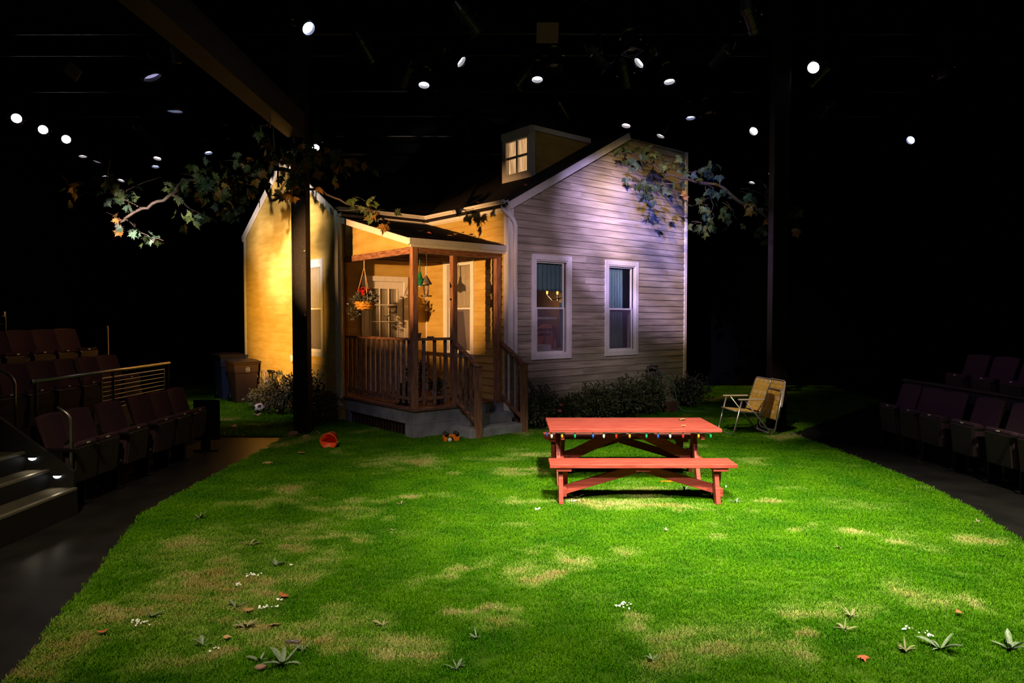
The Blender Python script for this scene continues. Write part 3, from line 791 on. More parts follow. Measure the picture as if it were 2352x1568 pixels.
# ---- inside: dark rooms and the kitchen glimpsed through the near window
MB().box(UM + .15, UR - .15, 2.0, 2.05, 0, 3.6).build('partition', MT['inner'], house)
MB().box(UM + 2.15, UM + 2.2, VS + .12, 2.0, 0, 3.6).build('partition', MT['inner'], house)
MB().box(UA + .11, UM + .1, 3.6, 3.65, 0, 3.6).build('partition', MT['inner'], house)
MB().box(UM + .1, UR - .1, VS + .1, VE - .1, .30, .44).build('inner_floor', MT['inner'], house)
MB().box(UM + .1, UR - .1, VS + .1, VE - .1, 3.3, 3.36).build('inner_ceiling', MT['inner'], house)
def inside(name, label, cat): 
    e = empty(name, (HX, HY, 0), HROT); tag(e, label, cat); return e
kt = inside('kitchen_counter', 'pale counter edge low inside the left front window', 'counter')
MB().box(UM + .12, UM + 2.1, VS + .22, VS + .82, .44, 1.24).build('cabinet', MT['inner'], kt)
MB().box(UM + .12, UM + 2.1, VS + .20, VS + .84, 1.24, 1.27).build('worktop', MT['white_plastic'], kt)
bx_ = inside('dish_rack', 'small lilac-white box on the sill inside the left front window', 'box')
MB().box(2.62, 2.93, .08, .20, 1.27, 1.37).box(2.635, 2.915, .095, .185, 1.37, 1.376).build('box_body', MT['white_plastic'], bx_, bevel=.006)
fc = inside('kitchen_faucet', 'curved chrome tap inside the left front window', 'tap')
MB().tube([(3.02, .35, 1.27), (3.02, .35, 1.52)] + [(3.02, .35 - .06 * (1 - math.cos(t)), 1.52 + .06 * math.sin(t)) for t in (.5, 1.0, 1.57, 2.1, 2.6, 3.1)], .014, 8).build('spout', MT['steel'], fc, smooth=True)
MB().lathe([(0.0, 0), (.03, 0), (.03, .02), (.018, .03), (0, .03)], 12, c=(3.02, .35, 1.27)).build('tap_base', MT['steel'], fc, smooth=True)
bt = inside('amber_bottle', 'small amber bottle on the counter inside the left front window', 'bottle')
MB().lathe([(0, 0), (.028, 0), (.03, .01), (.03, .12), (.012, .16), (.012, .20), (.014, .205), (0, .205)], 14, c=(3.24, .32, 1.27)).build('bottle_body', MT['terra'], bt, smooth=True)
br = inside('arched_board', 'brown arched wooden board standing inside the left front window', 'board')
MB().prism([(3.30 + .27 * math.cos(t), .60, 1.27 + (.30 + .17 * math.sin(t))) for t in [PI * k / 10 for k in range(11)]] + [(3.03, .60, 1.27), (3.57, .60, 1.27)], (0, .02, 0)).build('board_body', MT['terra'], br)
rod = inside('sash_bar', 'pale bars of a raised inner sash behind the left front window', 'bar')
MB().box(W1 + .10, W1 + .76, VS + .16, VS + .18, 2.535, 2.575).build('rail', MT['white'], rod)
MB().box(W1 + .10, W1 + .76, VS + .16, VS + .18, 1.83, 1.87).build('rail', MT['white'], rod)
sc_w = inside('wall_sconce', 'two-candle wall sconce glowing inside the left front window', 'sconce')
MB().box(3.86, 3.898, .70, .86, 2.16, 2.34).tube([(3.87, .78, 2.25), (3.74, .78, 2.20), (3.72, .76, 2.30)], .01, 6).tube([(3.87, .78, 2.25), (3.6, .78, 2.20), (3.45, .76, 2.30)], .01, 6).build('bracket', MT['copper'], sc_w)
for x in (3.45, 3.72):
    MB().lathe([(0, 0), (.012, .005), (.022, .04), (.016, .07), (0, .105)], 10, c=(x, .76, 2.30)).build('flame_bulb', MT['warmbulb'], sc_w, smooth=True)
pl = bpy.data.lights.new('sconce_light', 'POINT'); pl.energy = 7; pl.color = (1, .6, .25); pl.shadow_soft_size = .05
plo = bpy.data.objects.new('sconce_light', pl); COL.objects.link(plo); plo.parent = sc_w; plo.location = (3.55, .9, 2.1)

# ------------------------------------------------------------------ porch
porch = empty('porch', (HX, HY, 0), HROT)
tag(porch, 'brown timber porch with railings and shed roof in the corner of the house', 'porch')
DZ = 0.468
# concrete base with an open latticed side
mb = MB().box(0, UM - .03, 0, VB - .03, .22, .43)
mb.box(0, .10, 0, .25, 0, .22).box(0, .10, 2.12, VB - .03, 0, .22).box(.10, UM - .03, 0, .12, 0, .22)
mb.build('concrete_base', MT['concrete'], porch, bevel=.006)
MB().box(.14, .16, .25, 2.12, 0, .22).build('crawlspace_board', MT['rubber'], porch)
for k in range(19):
    v = .30 + k * .098
    MB().box(.03, .045, v, v + .035, .018, .225).build('lattice_slat', MT['lattice'], porch)
n = 13
for k in range(n):
    u0 = -.02 + k * (UM - .01) / n
    MB().box(u0, u0 + (UM - .01) / n - .006, -.025, VB - .03, .43, DZ).build('deck_plank', MT['deck'], porch, bevel=.003)
PW = .095
def post(u, v, z0, z1, w=PW, name='post'):
    return MB().box(u - w / 2, u + w / 2, v - w / 2, v + w / 2, z0, z1).build(name, MT['wood'], porch, bevel=.005)
post(.045, .045, DZ, 2.93); post(.775, .045, DZ, 2.84, .09); post(1.66, .045, DZ, 2.84, .09); post(.02, 2.27, DZ, 2.84, .045)
MB().box(-.005, .085, .0925, 2.30, 2.825, 2.93).build('beam', MT['woodh'], porch, bevel=.005)
MB().box(.0925, 1.71, 0, .09, 2.835, 2.935).build('beam', MT['woodh'], porch, bevel=.005)
MB().box(.085, UM - .03, .09, VB - .03, 2.93, 2.95).build('porch_ceiling', MT['ceilw'], porch)
for k in range(4):
    MB().box(.09, UM - .03, .45 + k * .45, .49 + k * .45, 2.86, 2.93).build('rafter', MT['ceilw'], porch)
# gable infill boards above the side beam, then the shed roof with its white edges
wall(porch, 'side_infill', 'u', .03, [(.0, 2.93), (VB - .03, 2.93), (VB - .03, 3.52), (.0, 2.95)], [], .188, MT['siding2'], 2.93, thick=.03, seed=2, prob=0, lap=(.012, .006), bname='infill_board')
RZ0, RZ1 = 3.035, 3.635
MB().prism([(-.12, -.11, RZ0), (UM - .025, -.11, RZ0), (UM - .025, VB - .03, RZ1), (-.12, VB - .03, RZ1)], (0, 0, -.03)).build('porch_roof', MT['roof'], porch)
MB().bar((-.125, -.115, RZ0 - .05), (-.125, VB - .03, RZ1 - .05), .03, .10).build('rake_board', MT['white'], porch, bevel=.003)
MB().box(-.14, UM - .02, -.145, -.11, RZ0 - .085, RZ0 + .005).build('eave_fascia', MT['white'], porch, bevel=.003)
MB().box(-.10, UM - .02, -.11, -.075, RZ0 - .125, RZ0 - .07).build('eave_moulding', MT['white'], porch, bevel=.003)
for k in range(9):      # shingle courses stepping down the shed roof
    t = k / 9; a = Vector((0, VB - .03 + (-.10 - VB + .03) * t, RZ1 + (RZ0 - RZ1) * t)); t2 = (k + 1) / 9
    b = Vector((0, VB - .03 + (-.10 - VB + .03) * t2, RZ1 + (RZ0 - RZ1) * t2))
    MB().prism([(-.115, a.y, a.z + .002), (-.115, b.y, b.z + .010), (-.115, b.y, b.z + .001)], (UM + .085, 0, 0)).build('shingle_course', MT['roof'], porch)
# railings
def railing(name, along, fixed, a, b, count, off=.045):
    r = empty(name); r.parent = porch
    def bx(s0, s1, w0, w1, z0, z1, nm, m, bv=.003):
        if along == 'v': MB().box(w0, w1, s0, s1, z0, z1).build(nm, m, r, bevel=bv)
        else: MB().box(s0, s1, w0, w1, z0, z1).build(nm, m, r, bevel=bv)
    bx(a, b, fixed - .055, fixed + .055, 1.505, 1.545, 'top_rail', MT['woodh'])
    bx(a, b, fixed - .02, fixed + .02, .585, .63, 'bottom_rail', MT['woodh'])
    for k in range(count):
        s = a + (k + .6) * (b - a) / (count + .2)
        bx(s - .021, s + .021, fixed - .021, fixed + .021, .53, 1.505, 'baluster', MT['baluster'])
railing('railing', 'v', .045, .095, 2.255, 13)
railing('railing', 'u', .045, .095, .73, 3)
# stair railings
def stair_rail(u, ztop, nn):
    r = empty('stair_railing'); r.parent = porch
    MB().box(u - .045, u + .045, -.645, -.555, 0.018, 1.115).build('newel_post', MT['wood'], r, bevel=.005)
    MB().box(u - .055, u + .055, -.655, -.545, 1.115, 1.128).build('newel_cap', MT['wood'], r, bevel=.003)
    MB().bar((u, .0, ztop), (u, -.60, 1.10), .085, .038).build('hand_rail', MT['woodh'], r, bevel=.004)
    MB().bar((u, .0, .56), (u, -.56, .24), .04, .05).build('stair_bottom_rail', MT['woodh'], r, bevel=.003)
    for k in range(nn):
        t = (k + 1) / (nn + 1); v = -.56 * t
        MB().box(u - .02, u + .02, v - .02, v + .02, .56 - .32 * t, ztop + (1.10 - ztop) * t - .015).build('baluster', MT['baluster'], r)
stair_rail(.775, 1.46, 3)
stair_rail(1.70, 1.46, 3)

steps = empty('concrete_steps', (HX, HY, 0), HROT)
tag(steps, 'two grey concrete steps leading up to the porch deck', 'steps')
MB().box(.63, UM - .04, -.60, -.025, .0, .156).build('step', MT['concrete'], steps, bevel=.008)
MB().box(.83, UM - .04, -.29, -.025, .156, .312).build('step', MT['concrete'], steps, bevel=.008)
MB().box(.83, UM - .04, -.03, -.026, .312, .44).build('riser', MT['concrete'], steps)

# ------------------------------------------------------------------ things hung in and standing on the porch
def hthing(name, u, v, z, label, cat, group=None):
    p = hw(u, v, z); e = empty(name, p, HROT); tag(e, label, cat, group); return e
def leaf_cloud(n, rx, ry, rz, c, size, seed, shell=0.55, droop=0.0, floor=None, sp=(0.5, 1.5)):
    """many small pointed leaves scattered through an ellipsoid"""
    r = np.random.RandomState(seed)
    d = r.normal(size=(n, 3)); d /= np.linalg.norm(d, axis=1)[:, None]
    rad = (shell + (1 - shell) * r.rand(n)) ** 1.0
    lump = 1 + .22 * np.sin(d[:, 0] * 5 + seed) * np.cos(d[:, 1] * 4 + 2 * seed) + .18 * np.sin(d[:, 2] * 7 + d[:, 0] * 6)
    p = d * (rad * lump)[:, None] * np.array([rx, ry, rz]) + np.array(c)
    p[:, 2] -= droop * (d[:, 0] ** 2 + d[:, 1] ** 2)
    if floor is not None: p[:, 2] = np.maximum(p[:, 2], floor + r.rand(n) * .04)
    out = d * .7 + r.normal(size=(n, 3)) * .55; out[:, 2] += .25; out /= np.linalg.norm(out, axis=1)[:, None]
    side = np.cross(out, r.normal(size=(n, 3))); side /= np.linalg.norm(side, axis=1)[:, None]
    s = size * r.uniform(sp[0], sp[1], n)[:, None]
    up = np.cross(side, out)
    a = p; b = p + out * s * .5 + side * s * .26 + up * s * .06; cc = p + out * s; dd = p + out * s * .5 - side * s * .26 + up * s * .06
    v = np.stack([a, b, cc, dd], 1).reshape(-1, 3)
    mb = MB(); mb.v = [tuple(x) for x in v]; mb.f = [(4 * i, 4 * i + 1, 4 * i + 2, 4 * i + 3) for i in range(n)]
    return mb
def blossom(mb, c, r, rr, petals=5, up=.35):
    c = Vector(c); nrm = Vector((rr.uniform(-.5, .5), rr.uniform(-.9, .1), 1)).normalized()
    x = nrm.cross(Vector((.3, .9, .1))).normalized(); y = nrm.cross(x)
    for k in range(petals):
        a = 2 * PI * k / petals + rr.random(); d = x * math.cos(a) + y * math.sin(a); e = x * math.cos(a + 1.57) + y * math.sin(a + 1.57)
        mb.add([c, c + d * r * .6 + e * r * .42 + nrm * r * up * .6, c + d * r + nrm * r * up, c + d * r * .6 - e * r * .42 + nrm * r * up * .6], [(0, 1, 2, 3)])
    mb.lathe([(0, -.1 * r), (r * .22, 0), (0, r * .25)], 5, c=c + nrm * r * .1)

# hanging basket of flowers
hb = hthing('hanging_basket', .04, 1.62, 1.98, 'round straw hanging basket of red flowers and trailing ivy under the porch beam', 'flower basket')
mb = MB().lathe([(0, 0), (.06, .0), (.12, .035), (.155, .09), (.165, .15), (.155, .15), (.14, .09), (.10, .05), (0, .03)], 20)
mb.build('bowl', MT['basket'], hb, smooth=True)
for k in range(3):
    mb = MB(); zc = .03 + k * .042; rc = (.118, .15, .166)[k]
    mb.tube([((rc + .006) * math.cos(t), (rc + .006) * math.sin(t), zc + .006 * math.sin(9 * t)) for t in [2 * PI * q / 36 for q in range(37)]], .010, 6, cap=False).build('straw_coil', MT['basket'], hb, smooth=True)
for k in range(3):
    a = 2 * PI * k / 3 + .4
    MB().tube([(.155 * math.cos(a), .155 * math.sin(a), .14), (.01 * math.cos(a), .01 * math.sin(a), .70)], .005, 6).build('rope', MT['rope'], hb)
MB().tube([(0, 0, .69), (0, 0, .845)], .009, 6).build('rope_knot', MT['rope'], hb)
o = leaf_cloud(420, .20, .20, .11, (0, 0, .18), .06, 3, floor=None).build('foliage', MT['shrub2'], hb, fix=False)
o['kind'] = 'stuff'
o = leaf_cloud(150, .09, .09, .20, (-.16, .10, .02), .055, 5).build('trailing_ivy', MT['shrub2'], hb, fix=False); o['kind'] = 'stuff'
rr = random.Random(4)
for k in range(14):
    mb = MB(); a = rr.uniform(0, 6.28); q = rr.uniform(.02, .13)
    blossom(mb, (q * math.cos(a), q * math.sin(a), .26 + rr.uniform(0, .09)), .065, rr); mb.build('red_flower', MT['flowerr'], hb, fix=False)
for k, (x, y, z) in enumerate(((-.20, -.02, .22), (-.26, .10, .10), (.19, -.02, .15), (-.22, .12, -.06), (-.14, -.1, .20), (-.20, .08, -.16), (.05, -.17, .21))):
    mb = MB(); blossom(mb, (x, y, z), .032, rr); mb.build('white_flower', MT['flowerw'], hb, fix=False)

# green enamel pendant lamp
gl_ = hthing('pendant_lamp', .72, .95, 2.40, 'green enamel dome pendant lamp hanging from the porch ceiling', 'lamp')
MB().lathe([(.155, 0), (.155, .012), (.14, .06), (.095, .10), (.045, .125), (.03, .17), (.022, .21), (.014, .23), (.008, .23), (.02, .17), (.04, .118), (.09, .092), (.133, .055), (.148, .004)], 24).build('shade', MT['green_enamel'], gl_, smooth=True)
MB().lathe([(0, -.03), (.02, -.022), (.03, 0), (.025, .03), (.015, .06), (0, .06)], 12).build('bulb', MT['white_plastic'], gl_, smooth=True)
MB().tube([(0, 0, .22), (0, 0, .49)], .010, 8).build('stem', MT['green_enamel'], gl_)
MB().lathe([(0, .49), (.06, .49), (.06, .515), (0, .53)], 16).build('canopy', MT['rubber'], gl_)

# bird feeder like a small lantern
bf = hthing('bird_feeder', .26, .03, 2.18, 'small lantern-shaped bird feeder with conical tin roof hanging beside the corner post', 'bird feeder')
MB().lathe([(0, .33), (.008, .325), (.088, .195), (.088, .188), (.008, .30), (0, .30)], 20).build('roof', MT['copper'], bf, smooth=False)
MB().lathe([(.032, .015), (.052, .19), (.049, .19), (.029, .015)], 14).build('seed_tube', MT['glass'], bf, smooth=True)
MB().lathe([(0, .012), (.028, .012), (.04, .095), (0, .105)], 12).build('seed', MT['rope'], bf, smooth=True)
MB().lathe([(0, 0), (.082, 0), (.086, .018), (.081, .018), (.078, .008), (0, .008)], 20).build('tray', MT['copper'], bf, smooth=False)
for k in range(4):
    a = k * PI / 2 + .4; MB().tube([(.036 * math.cos(a), .036 * math.sin(a), .01), (.056 * math.cos(a), .056 * math.sin(a), .19)], .003, 5).build('strut', MT['copper'], bf)
MB().tube([(0, 0, .33), (.01, 0, .45), (0, 0, .66)], .003, 5).build('chain', MT['steel'], bf)

# pots and bits on the deck
def pot(name, u, v, prof, m, label, cat='pot', n=20):
    e = hthing(name, u, v, DZ, label, cat); MB().lathe(prof, n).build('pot_body', m, e, smooth=True); return e
e = pot('glazed_planter', .24, .62, [(0, 0), (.10, 0), (.12, .03), (.135, .22), (.15, .30), (.155, .33), (.14, .33), (.12, .2), (0, .18)], MT['potg'], 'dark green glazed planter standing behind the side railing', 'planter')
MB().lathe([(0, 0), (.16, 0), (.175, .03), (.165, .03), (.15, .012), (0, .012)], 20, c=(0, 0, -.0)).build('saucer', MT['potg'], e, smooth=True)
e = pot('potted_rose', .62, .95, [(0, 0), (.09, 0), (.12, .2), (.125, .21), (.11, .21), (0, .19)], MT['terra'], 'potted white rose bush standing on the porch deck behind the corner post', 'plant')
o = leaf_cloud(420, .20, .20, .24, (0, 0, .42), .06, 8).build('foliage', MT['shrub'], e, fix=False); o['kind'] = 'stuff'
for k, (x, y, z) in enumerate(((-.12, -.08, .62), (.10, -.10, .57), (.12, -.05, .35), (-.03, -.2, .30), (.16, .0, .28), (.0, -.18, .42), (.05, .1, .60))):
    mb = MB(); blossom(mb, (x, y, z), .045, rr, 6, .6); mb.build('white_rose', MT['flowerw'], e, fix=False)
e = hthing('square_pot', .69, .31, DZ, 'small dark square pot with a leafy plant at the front of the deck', 'plant')
mb = MB(); mb.add([(-.05, -.05, 0), (.05, -.05, 0), (.05, .05, 0), (-.05, .05, 0), (-.07, -.07, .12), (.07, -.07, .12), (.07, .07, .12), (-.07, .07, .12)], [(3, 2, 1, 0), (4, 5, 6, 7), (0, 1, 5, 4), (1, 2, 6, 5), (2, 3, 7, 6), (3, 0, 4, 7)])
mb.build('pot_body', MT['potd'], e, bevel=.006)
o = leaf_cloud(160, .09, .09, .14, (0, 0, .24), .06, 12).build('foliage', MT['shrub'], e, fix=False); o['kind'] = 'stuff'
e = pot('red_flower_pot', 1.02, .95, [(0, 0), (.07, 0), (.095, .15), (.1, .16), (.085, .16), (0, .14)], MT['white_plastic'], 'pale pot of red flowers standing on the deck by the window wall', 'plant')
o = leaf_cloud(140, .11, .11, .10, (0, 0, .22), .05, 14).build('foliage', MT['shrub'], e, fix=False); o['kind'] = 'stuff'
for k in range(4):
    mb = MB(); blossom(mb, (rr.uniform(-.08, .08), rr.uniform(-.1, .0), rr.uniform(.26, .34)), .04, rr); mb.build('red_flower', MT['flowerr'], e, fix=False)
e = hthing('wire_plant_stand', .40, .28, DZ, 'low black wire plant stand near the corner post on the deck', 'stand')
MB().tube([(.11 * math.cos(t), .11 * math.sin(t), .06) for t in [2 * PI * k / 24 for k in range(25)]], .005, 6, cap=False).build('ring', MT['rubber'], e)
for k in range(3):
    a = 2 * PI * k / 3; MB().tube([(.11 * math.cos(a), .11 * math.sin(a), .06), (.13 * math.cos(a), .13 * math.sin(a), 0.004)], .005, 6).build('leg', MT['rubber'], e)
e = hthing('yellow_level', 1.36, .45, DZ, 'flat yellow toy plank lying on the deck at the top of the steps', 'toy')
MB().box(-.17, .17, -.035, .035, 0, .03).build('plank', MT['yellow'], e, bevel=.006); MB().box(-.12, .12, -.02, .02, .03, .036).build('inset', MT['rubber'], e)
e = hthing('terracotta_cup', .13, .045, 1.545, 'tiny terracotta pot standing on the porch rail beside the corner post', 'pot')
MB().lathe([(0, 0), (.028, 0), (.034, .055), (.042, .055), (.042, .08), (.034, .08), (0, .06)], 14).build('cup_body', MT['terra'], e, smooth=True)
e = hthing('glass_ashtray', .34, .045, 1.545, 'low glass ashtray on the short porch rail', 'ashtray')
MB().lathe([(0, 0), (.05, 0), (.06, .022), (.048, .022), (.04, .01), (0, .01)], 16).build('dish', MT['steel'], e, smooth=True)

# ------------------------------------------------------------------ picnic table and benches
TZ = 0.66
tb = empty('picnic_table', (1.33, 7.77, 0.018)); tag(tb, 'red painted wooden picnic table on the lawn', 'table')
def L(z): return z - 0.018
mb = None
for k in range(5):
    y0 = -.425 + k * .171
    MB().box(-.93, .93, y0, y0 + .165, L(TZ - .04), L(TZ)).build('top_plank', MT['red'], tb, bevel=.006)
for x in (-.78, .74):
    MB().box(x - .02, x + .02, -.36, .36, L(TZ - .13), L(TZ - .04)).build('cleat', MT['red'], tb, bevel=.004)
    for s in (-1, 1):
        MB().bar((x + (.04 if s > 0 else -.04), s * .10, L(TZ - .05)), (x + (.04 if s > 0 else -.04), s * .36, 0.0), .085, .045, (1, 0, 0)).build('leg', MT['red'], tb, bevel=.004)
    MB().box(x - .02, x + .02, -.30, .30, L(.24), L(.32)).build('stretcher', MT['red'], tb, bevel=.004)
MB().box(-.05, .05, -.34, .34, L(TZ - .075), L(TZ - .04)).build('cleat', MT['red'], tb, bevel=.004)
for s in (-1, 1):
    MB().bar((s * .05, .0, L(TZ - .07)), (s * .74, .0, L(.25)), .115, .04, (0, 1, 0)).build('brace', MT['red'], tb, bevel=.004)

def bench(x, y, label):
    b = empty('picnic_bench', (x, y, 0.018)); tag(b, label, 'bench', 'red picnic benches')
    for k in range(2):
        MB().box(-.92, .92, -.155 + k * .158, -.003 + k * .158, L(.38), L(.42)).build('seat_plank', MT['red'], b, bevel=.006)
    for sx in (-.78, .76):
        MB().box(sx - .075, sx + .075, -.14, .14, L(.345), L(.38)).build('cleat', MT['red'], b, bevel=.004)
        for s in (-1, 1):
            MB().bar((sx + s * .028, s * .035, L(.37)), (sx + s * .028, s * .13, 0.0), .085, .045, (1, 0, 0)).build('leg', MT['red'], b, bevel=.004)
        MB().box(sx - .03, sx + .03, -.115, .115, L(.09), L(.17)).build('stretcher', MT['red'], b, bevel=.004)
    MB().box(-.07, .07, -.12, .12, L(.34), L(.38)).build('cleat', MT['red'], b, bevel=.004)
    for s in (-1, 1):
        MB().bar((s * .02, 0, L(.355)), (s * .76, 0, L(.135)), .085, .04, (0, 1, 0)).build('brace', MT['red'], b, bevel=.004)
    return b
bench(1.29, 6.83, 'red wooden bench in front of the picnic table, nearest the viewer')
bench(1.31, 8.44, 'red wooden bench on the far side of the picnic table')

# coloured bulbs strung along the near edge of the table
sl = empty('string_lights', (1.33, 7.34, TZ - .05)); tag(sl, 'string of coloured bulbs hung along the near edge of the picnic table', 'string lights')
BX = [(1258, 'b_blue'), (1267, 'b_white'), (1291, 'b_yel'), (1321, 'b_grn'), (1363, 'b_blue'), (1388, 'b_white'), (1417, 'b_red'), (1448, 'b_yel'), (1487, 'b_grn'), (1514, 'b_blue'), (1542, 'b_white'), (1572, 'b_red'), (1608, 'b_yel'), (1636, 'b_grn'), (1643, 'b_blue')]
wp = []
for k, (px, m) in enumerate(BX):
    x = (px - 1176) / FPX * 7.30 - 1.33 + .005; y = 0.0 if 0 < k < 14 else .10
    wp.append((x, y, .0)); 
    if k < len(BX) - 1: wp.append(((x + (BX[k + 1][0] - 1176) / FPX * 7.30 - 1.33) / 2, y, .010))
    MB().lathe([(0, -.052), (.008, -.045), (.013, -.028), (.011, -.012), (.008, -.006), (0, -.006)], 10, c=(x, y, 0)).build('bulb', MT[m], sl, smooth=True)
    MB().lathe([(0, -.008), (.009, -.008), (.008, .014), (0, .014)], 8, c=(x, y, 0)).build('socket', MT['wire'], sl)
MB().tube(wp, .003, 5).build('wire', MT['wire'], sl)

# ------------------------------------------------------------------ lawn chairs
def rounded(pts, r=.06, n=4):
    pts = [Vector(p) for p in pts]; out = [pts[0]]
    for i in range(1, len(pts) - 1):
        a, b, c = pts[i - 1], pts[i], pts[i + 1]
        u = (a - b); w_ = (c - b); q = min(r, u.length * .45, w_.length * .45)
        p0 = b + u.normalized() * q; p1 = b + w_.normalized() * q
        for k in range(n + 1):
            t = k / n; out.append(p0.lerp(b, t).lerp(b.lerp(p1, t), t))
    out.append(pts[-1]); return out
def web_panel(parent, O, X, Y, wd, ht, nx, ny, th=.003):
    """interlaced straps: O corner, X across, Y up"""
    O, X, Y = Vector(O), Vector(X).normalized(), Vector(Y).normalized(); N = X.cross(Y)
    cw, ch = wd / nx, ht / ny
    def strap(along, cross, length, cells, width, ph, m):
        mb = MB(); v = []; f = []
        steps = cells * 2
        for i in range(steps + 1):
            t = i / steps * length
            h = (.004 if ((i // 2 + ph) % 2 == 0) else -.004) if i % 2 == 1 else 0.0
            for s in (-1, 1):
                for q in (0, 1):
                    v.append(O + along * t + cross * (s * width / 2) + N * (h + q * th))
        for i in range(steps):
            a = i * 4; b = a + 4
            f += [(a, a + 2, b + 2, b), (a + 1, b + 1, b + 3, a + 3), (a, b, b + 1, a + 1), (a + 2, a + 3, b + 3, b + 2)]
        return mb, v, f
    for i in range(nx):
        mb, v, f = strap(Y, X, ht, ny, cw * .84, i, None)
        mb.add([p + X * (cw * (i + .5)) for p in v], f).build('strap', MT['web'], parent)
    for j in range(ny):
        mb, v, f = strap(X, Y, wd, nx, ch * .84, j + 1, None)
        mb.add([p + Y * (ch * (j + .5)) for p in v], f).build('strap', MT['webpale'] if j % 3 == 1 else MT['web'], parent)

ch = empty('lawn_chair', (3.70, 10.93, .018), math.radians(186)); tag(ch, 'open folding lawn chair with mustard woven webbing and pale wooden arms', 'chair', 'lawn chairs by the right post')
HWD = .29       # local +x is forward, y across
# front leg loop, rear leg loop
MB().tube(rounded([(.16, -HWD, .56), (.30, -HWD, .012), (.30, HWD, .012), (.16, HWD, .56)], .10, 6), .0125, 10).build('front_leg_frame', MT['alu'], ch, smooth=True)
MB().tube(rounded([(.10, -HWD + .02, .55), (-.34, -HWD + .02, .012), (-.34, HWD - .02, .012), (.10, HWD - .02, .55)], .10, 6), .0115, 10).build('rear_leg_frame', MT['alu'], ch, smooth=True)
MB().tube(rounded([(-.19, -HWD + .035, .34), (.27, -HWD + .035, .385), (.27, HWD - .035, .385), (-.19, HWD - .035, .34)], .05), .011, 8).build('seat_frame', MT['alu'], ch, smooth=True)
MB().tube(rounded([(-.14, -HWD + .035, .31), (-.33, -HWD + .035, .875), (-.33, HWD - .035, .875), (-.14, HWD - .035, .31)], .06), .011, 8).build('back_frame', MT['alu'], ch, smooth=True)
for s in (-1, 1):
    MB().box(-.20, .22, s * HWD - .026, s * HWD + .026, .556, .578).build('armrest', MT['armwood'], ch, bevel=.008)
web_panel(ch, (.255, -HWD + .04, .386), (-1, 0, -.098), (0, 1, 0), .43, .50, 6, 6)
web_panel(ch, (-.160, HWD - .04, .37), (0, -1, 0), (-.19, 0, .565), .50, .53, 6, 8)

fc_ = empty('folded_lawn_chair', (4.13, 11.00, .018), math.radians(187)); tag(fc_, 'folded lawn chair leaning on the right post behind the open one', 'chair', 'lawn chairs by the right post')
MB().tube(rounded([(-.10, -HWD, .80), (.06, -HWD, .012), (.06, HWD, .012), (-.10, HWD, .80)], .10, 6), .0125, 10).build('front_leg_frame', MT['alu'], fc_, smooth=True)
MB().tube(rounded([(-.08, -HWD + .03, .62), (.03, -HWD + .03, .06), (.03, HWD - .03, .06), (-.08, HWD - .03, .62)], .10, 6), .0115, 10).build('rear_leg_frame', MT['alu'], fc_, smooth=True)
MB().tube(rounded([(-.03, -HWD + .035, .26), (-.14, -HWD + .035, .845), (-.14, HWD - .035, .845), (-.03, HWD - .035, .26)], .06), .011, 8).build('back_frame', MT['alu'], fc_, smooth=True)
MB().tube(rounded([(.0, -HWD + .05, .22), (-.085, -HWD + .05, .70), (-.085, HWD - .05, .70), (.0, HWD - .05, .22)], .06), .011, 8).build('seat_frame', MT['alu'], fc_, smooth=True)
for s in (-1, 1):
    MB().bar((-.10, s * (HWD + .01), .80), (-.045, s * (HWD + .01), .44), .045, .022, (1, 0, 0)).build('armrest', MT['armwood'], fc_, bevel=.006)
web_panel(fc_, (-.045, HWD - .04, .33), (0, -1, 0), (-.185, 0, .98), .50, .51, 6, 8)
web_panel(fc_, (.010, HWD - .055, .23), (0, -1, 0), (-.175, 0, .98), .47, .45, 6, 6)

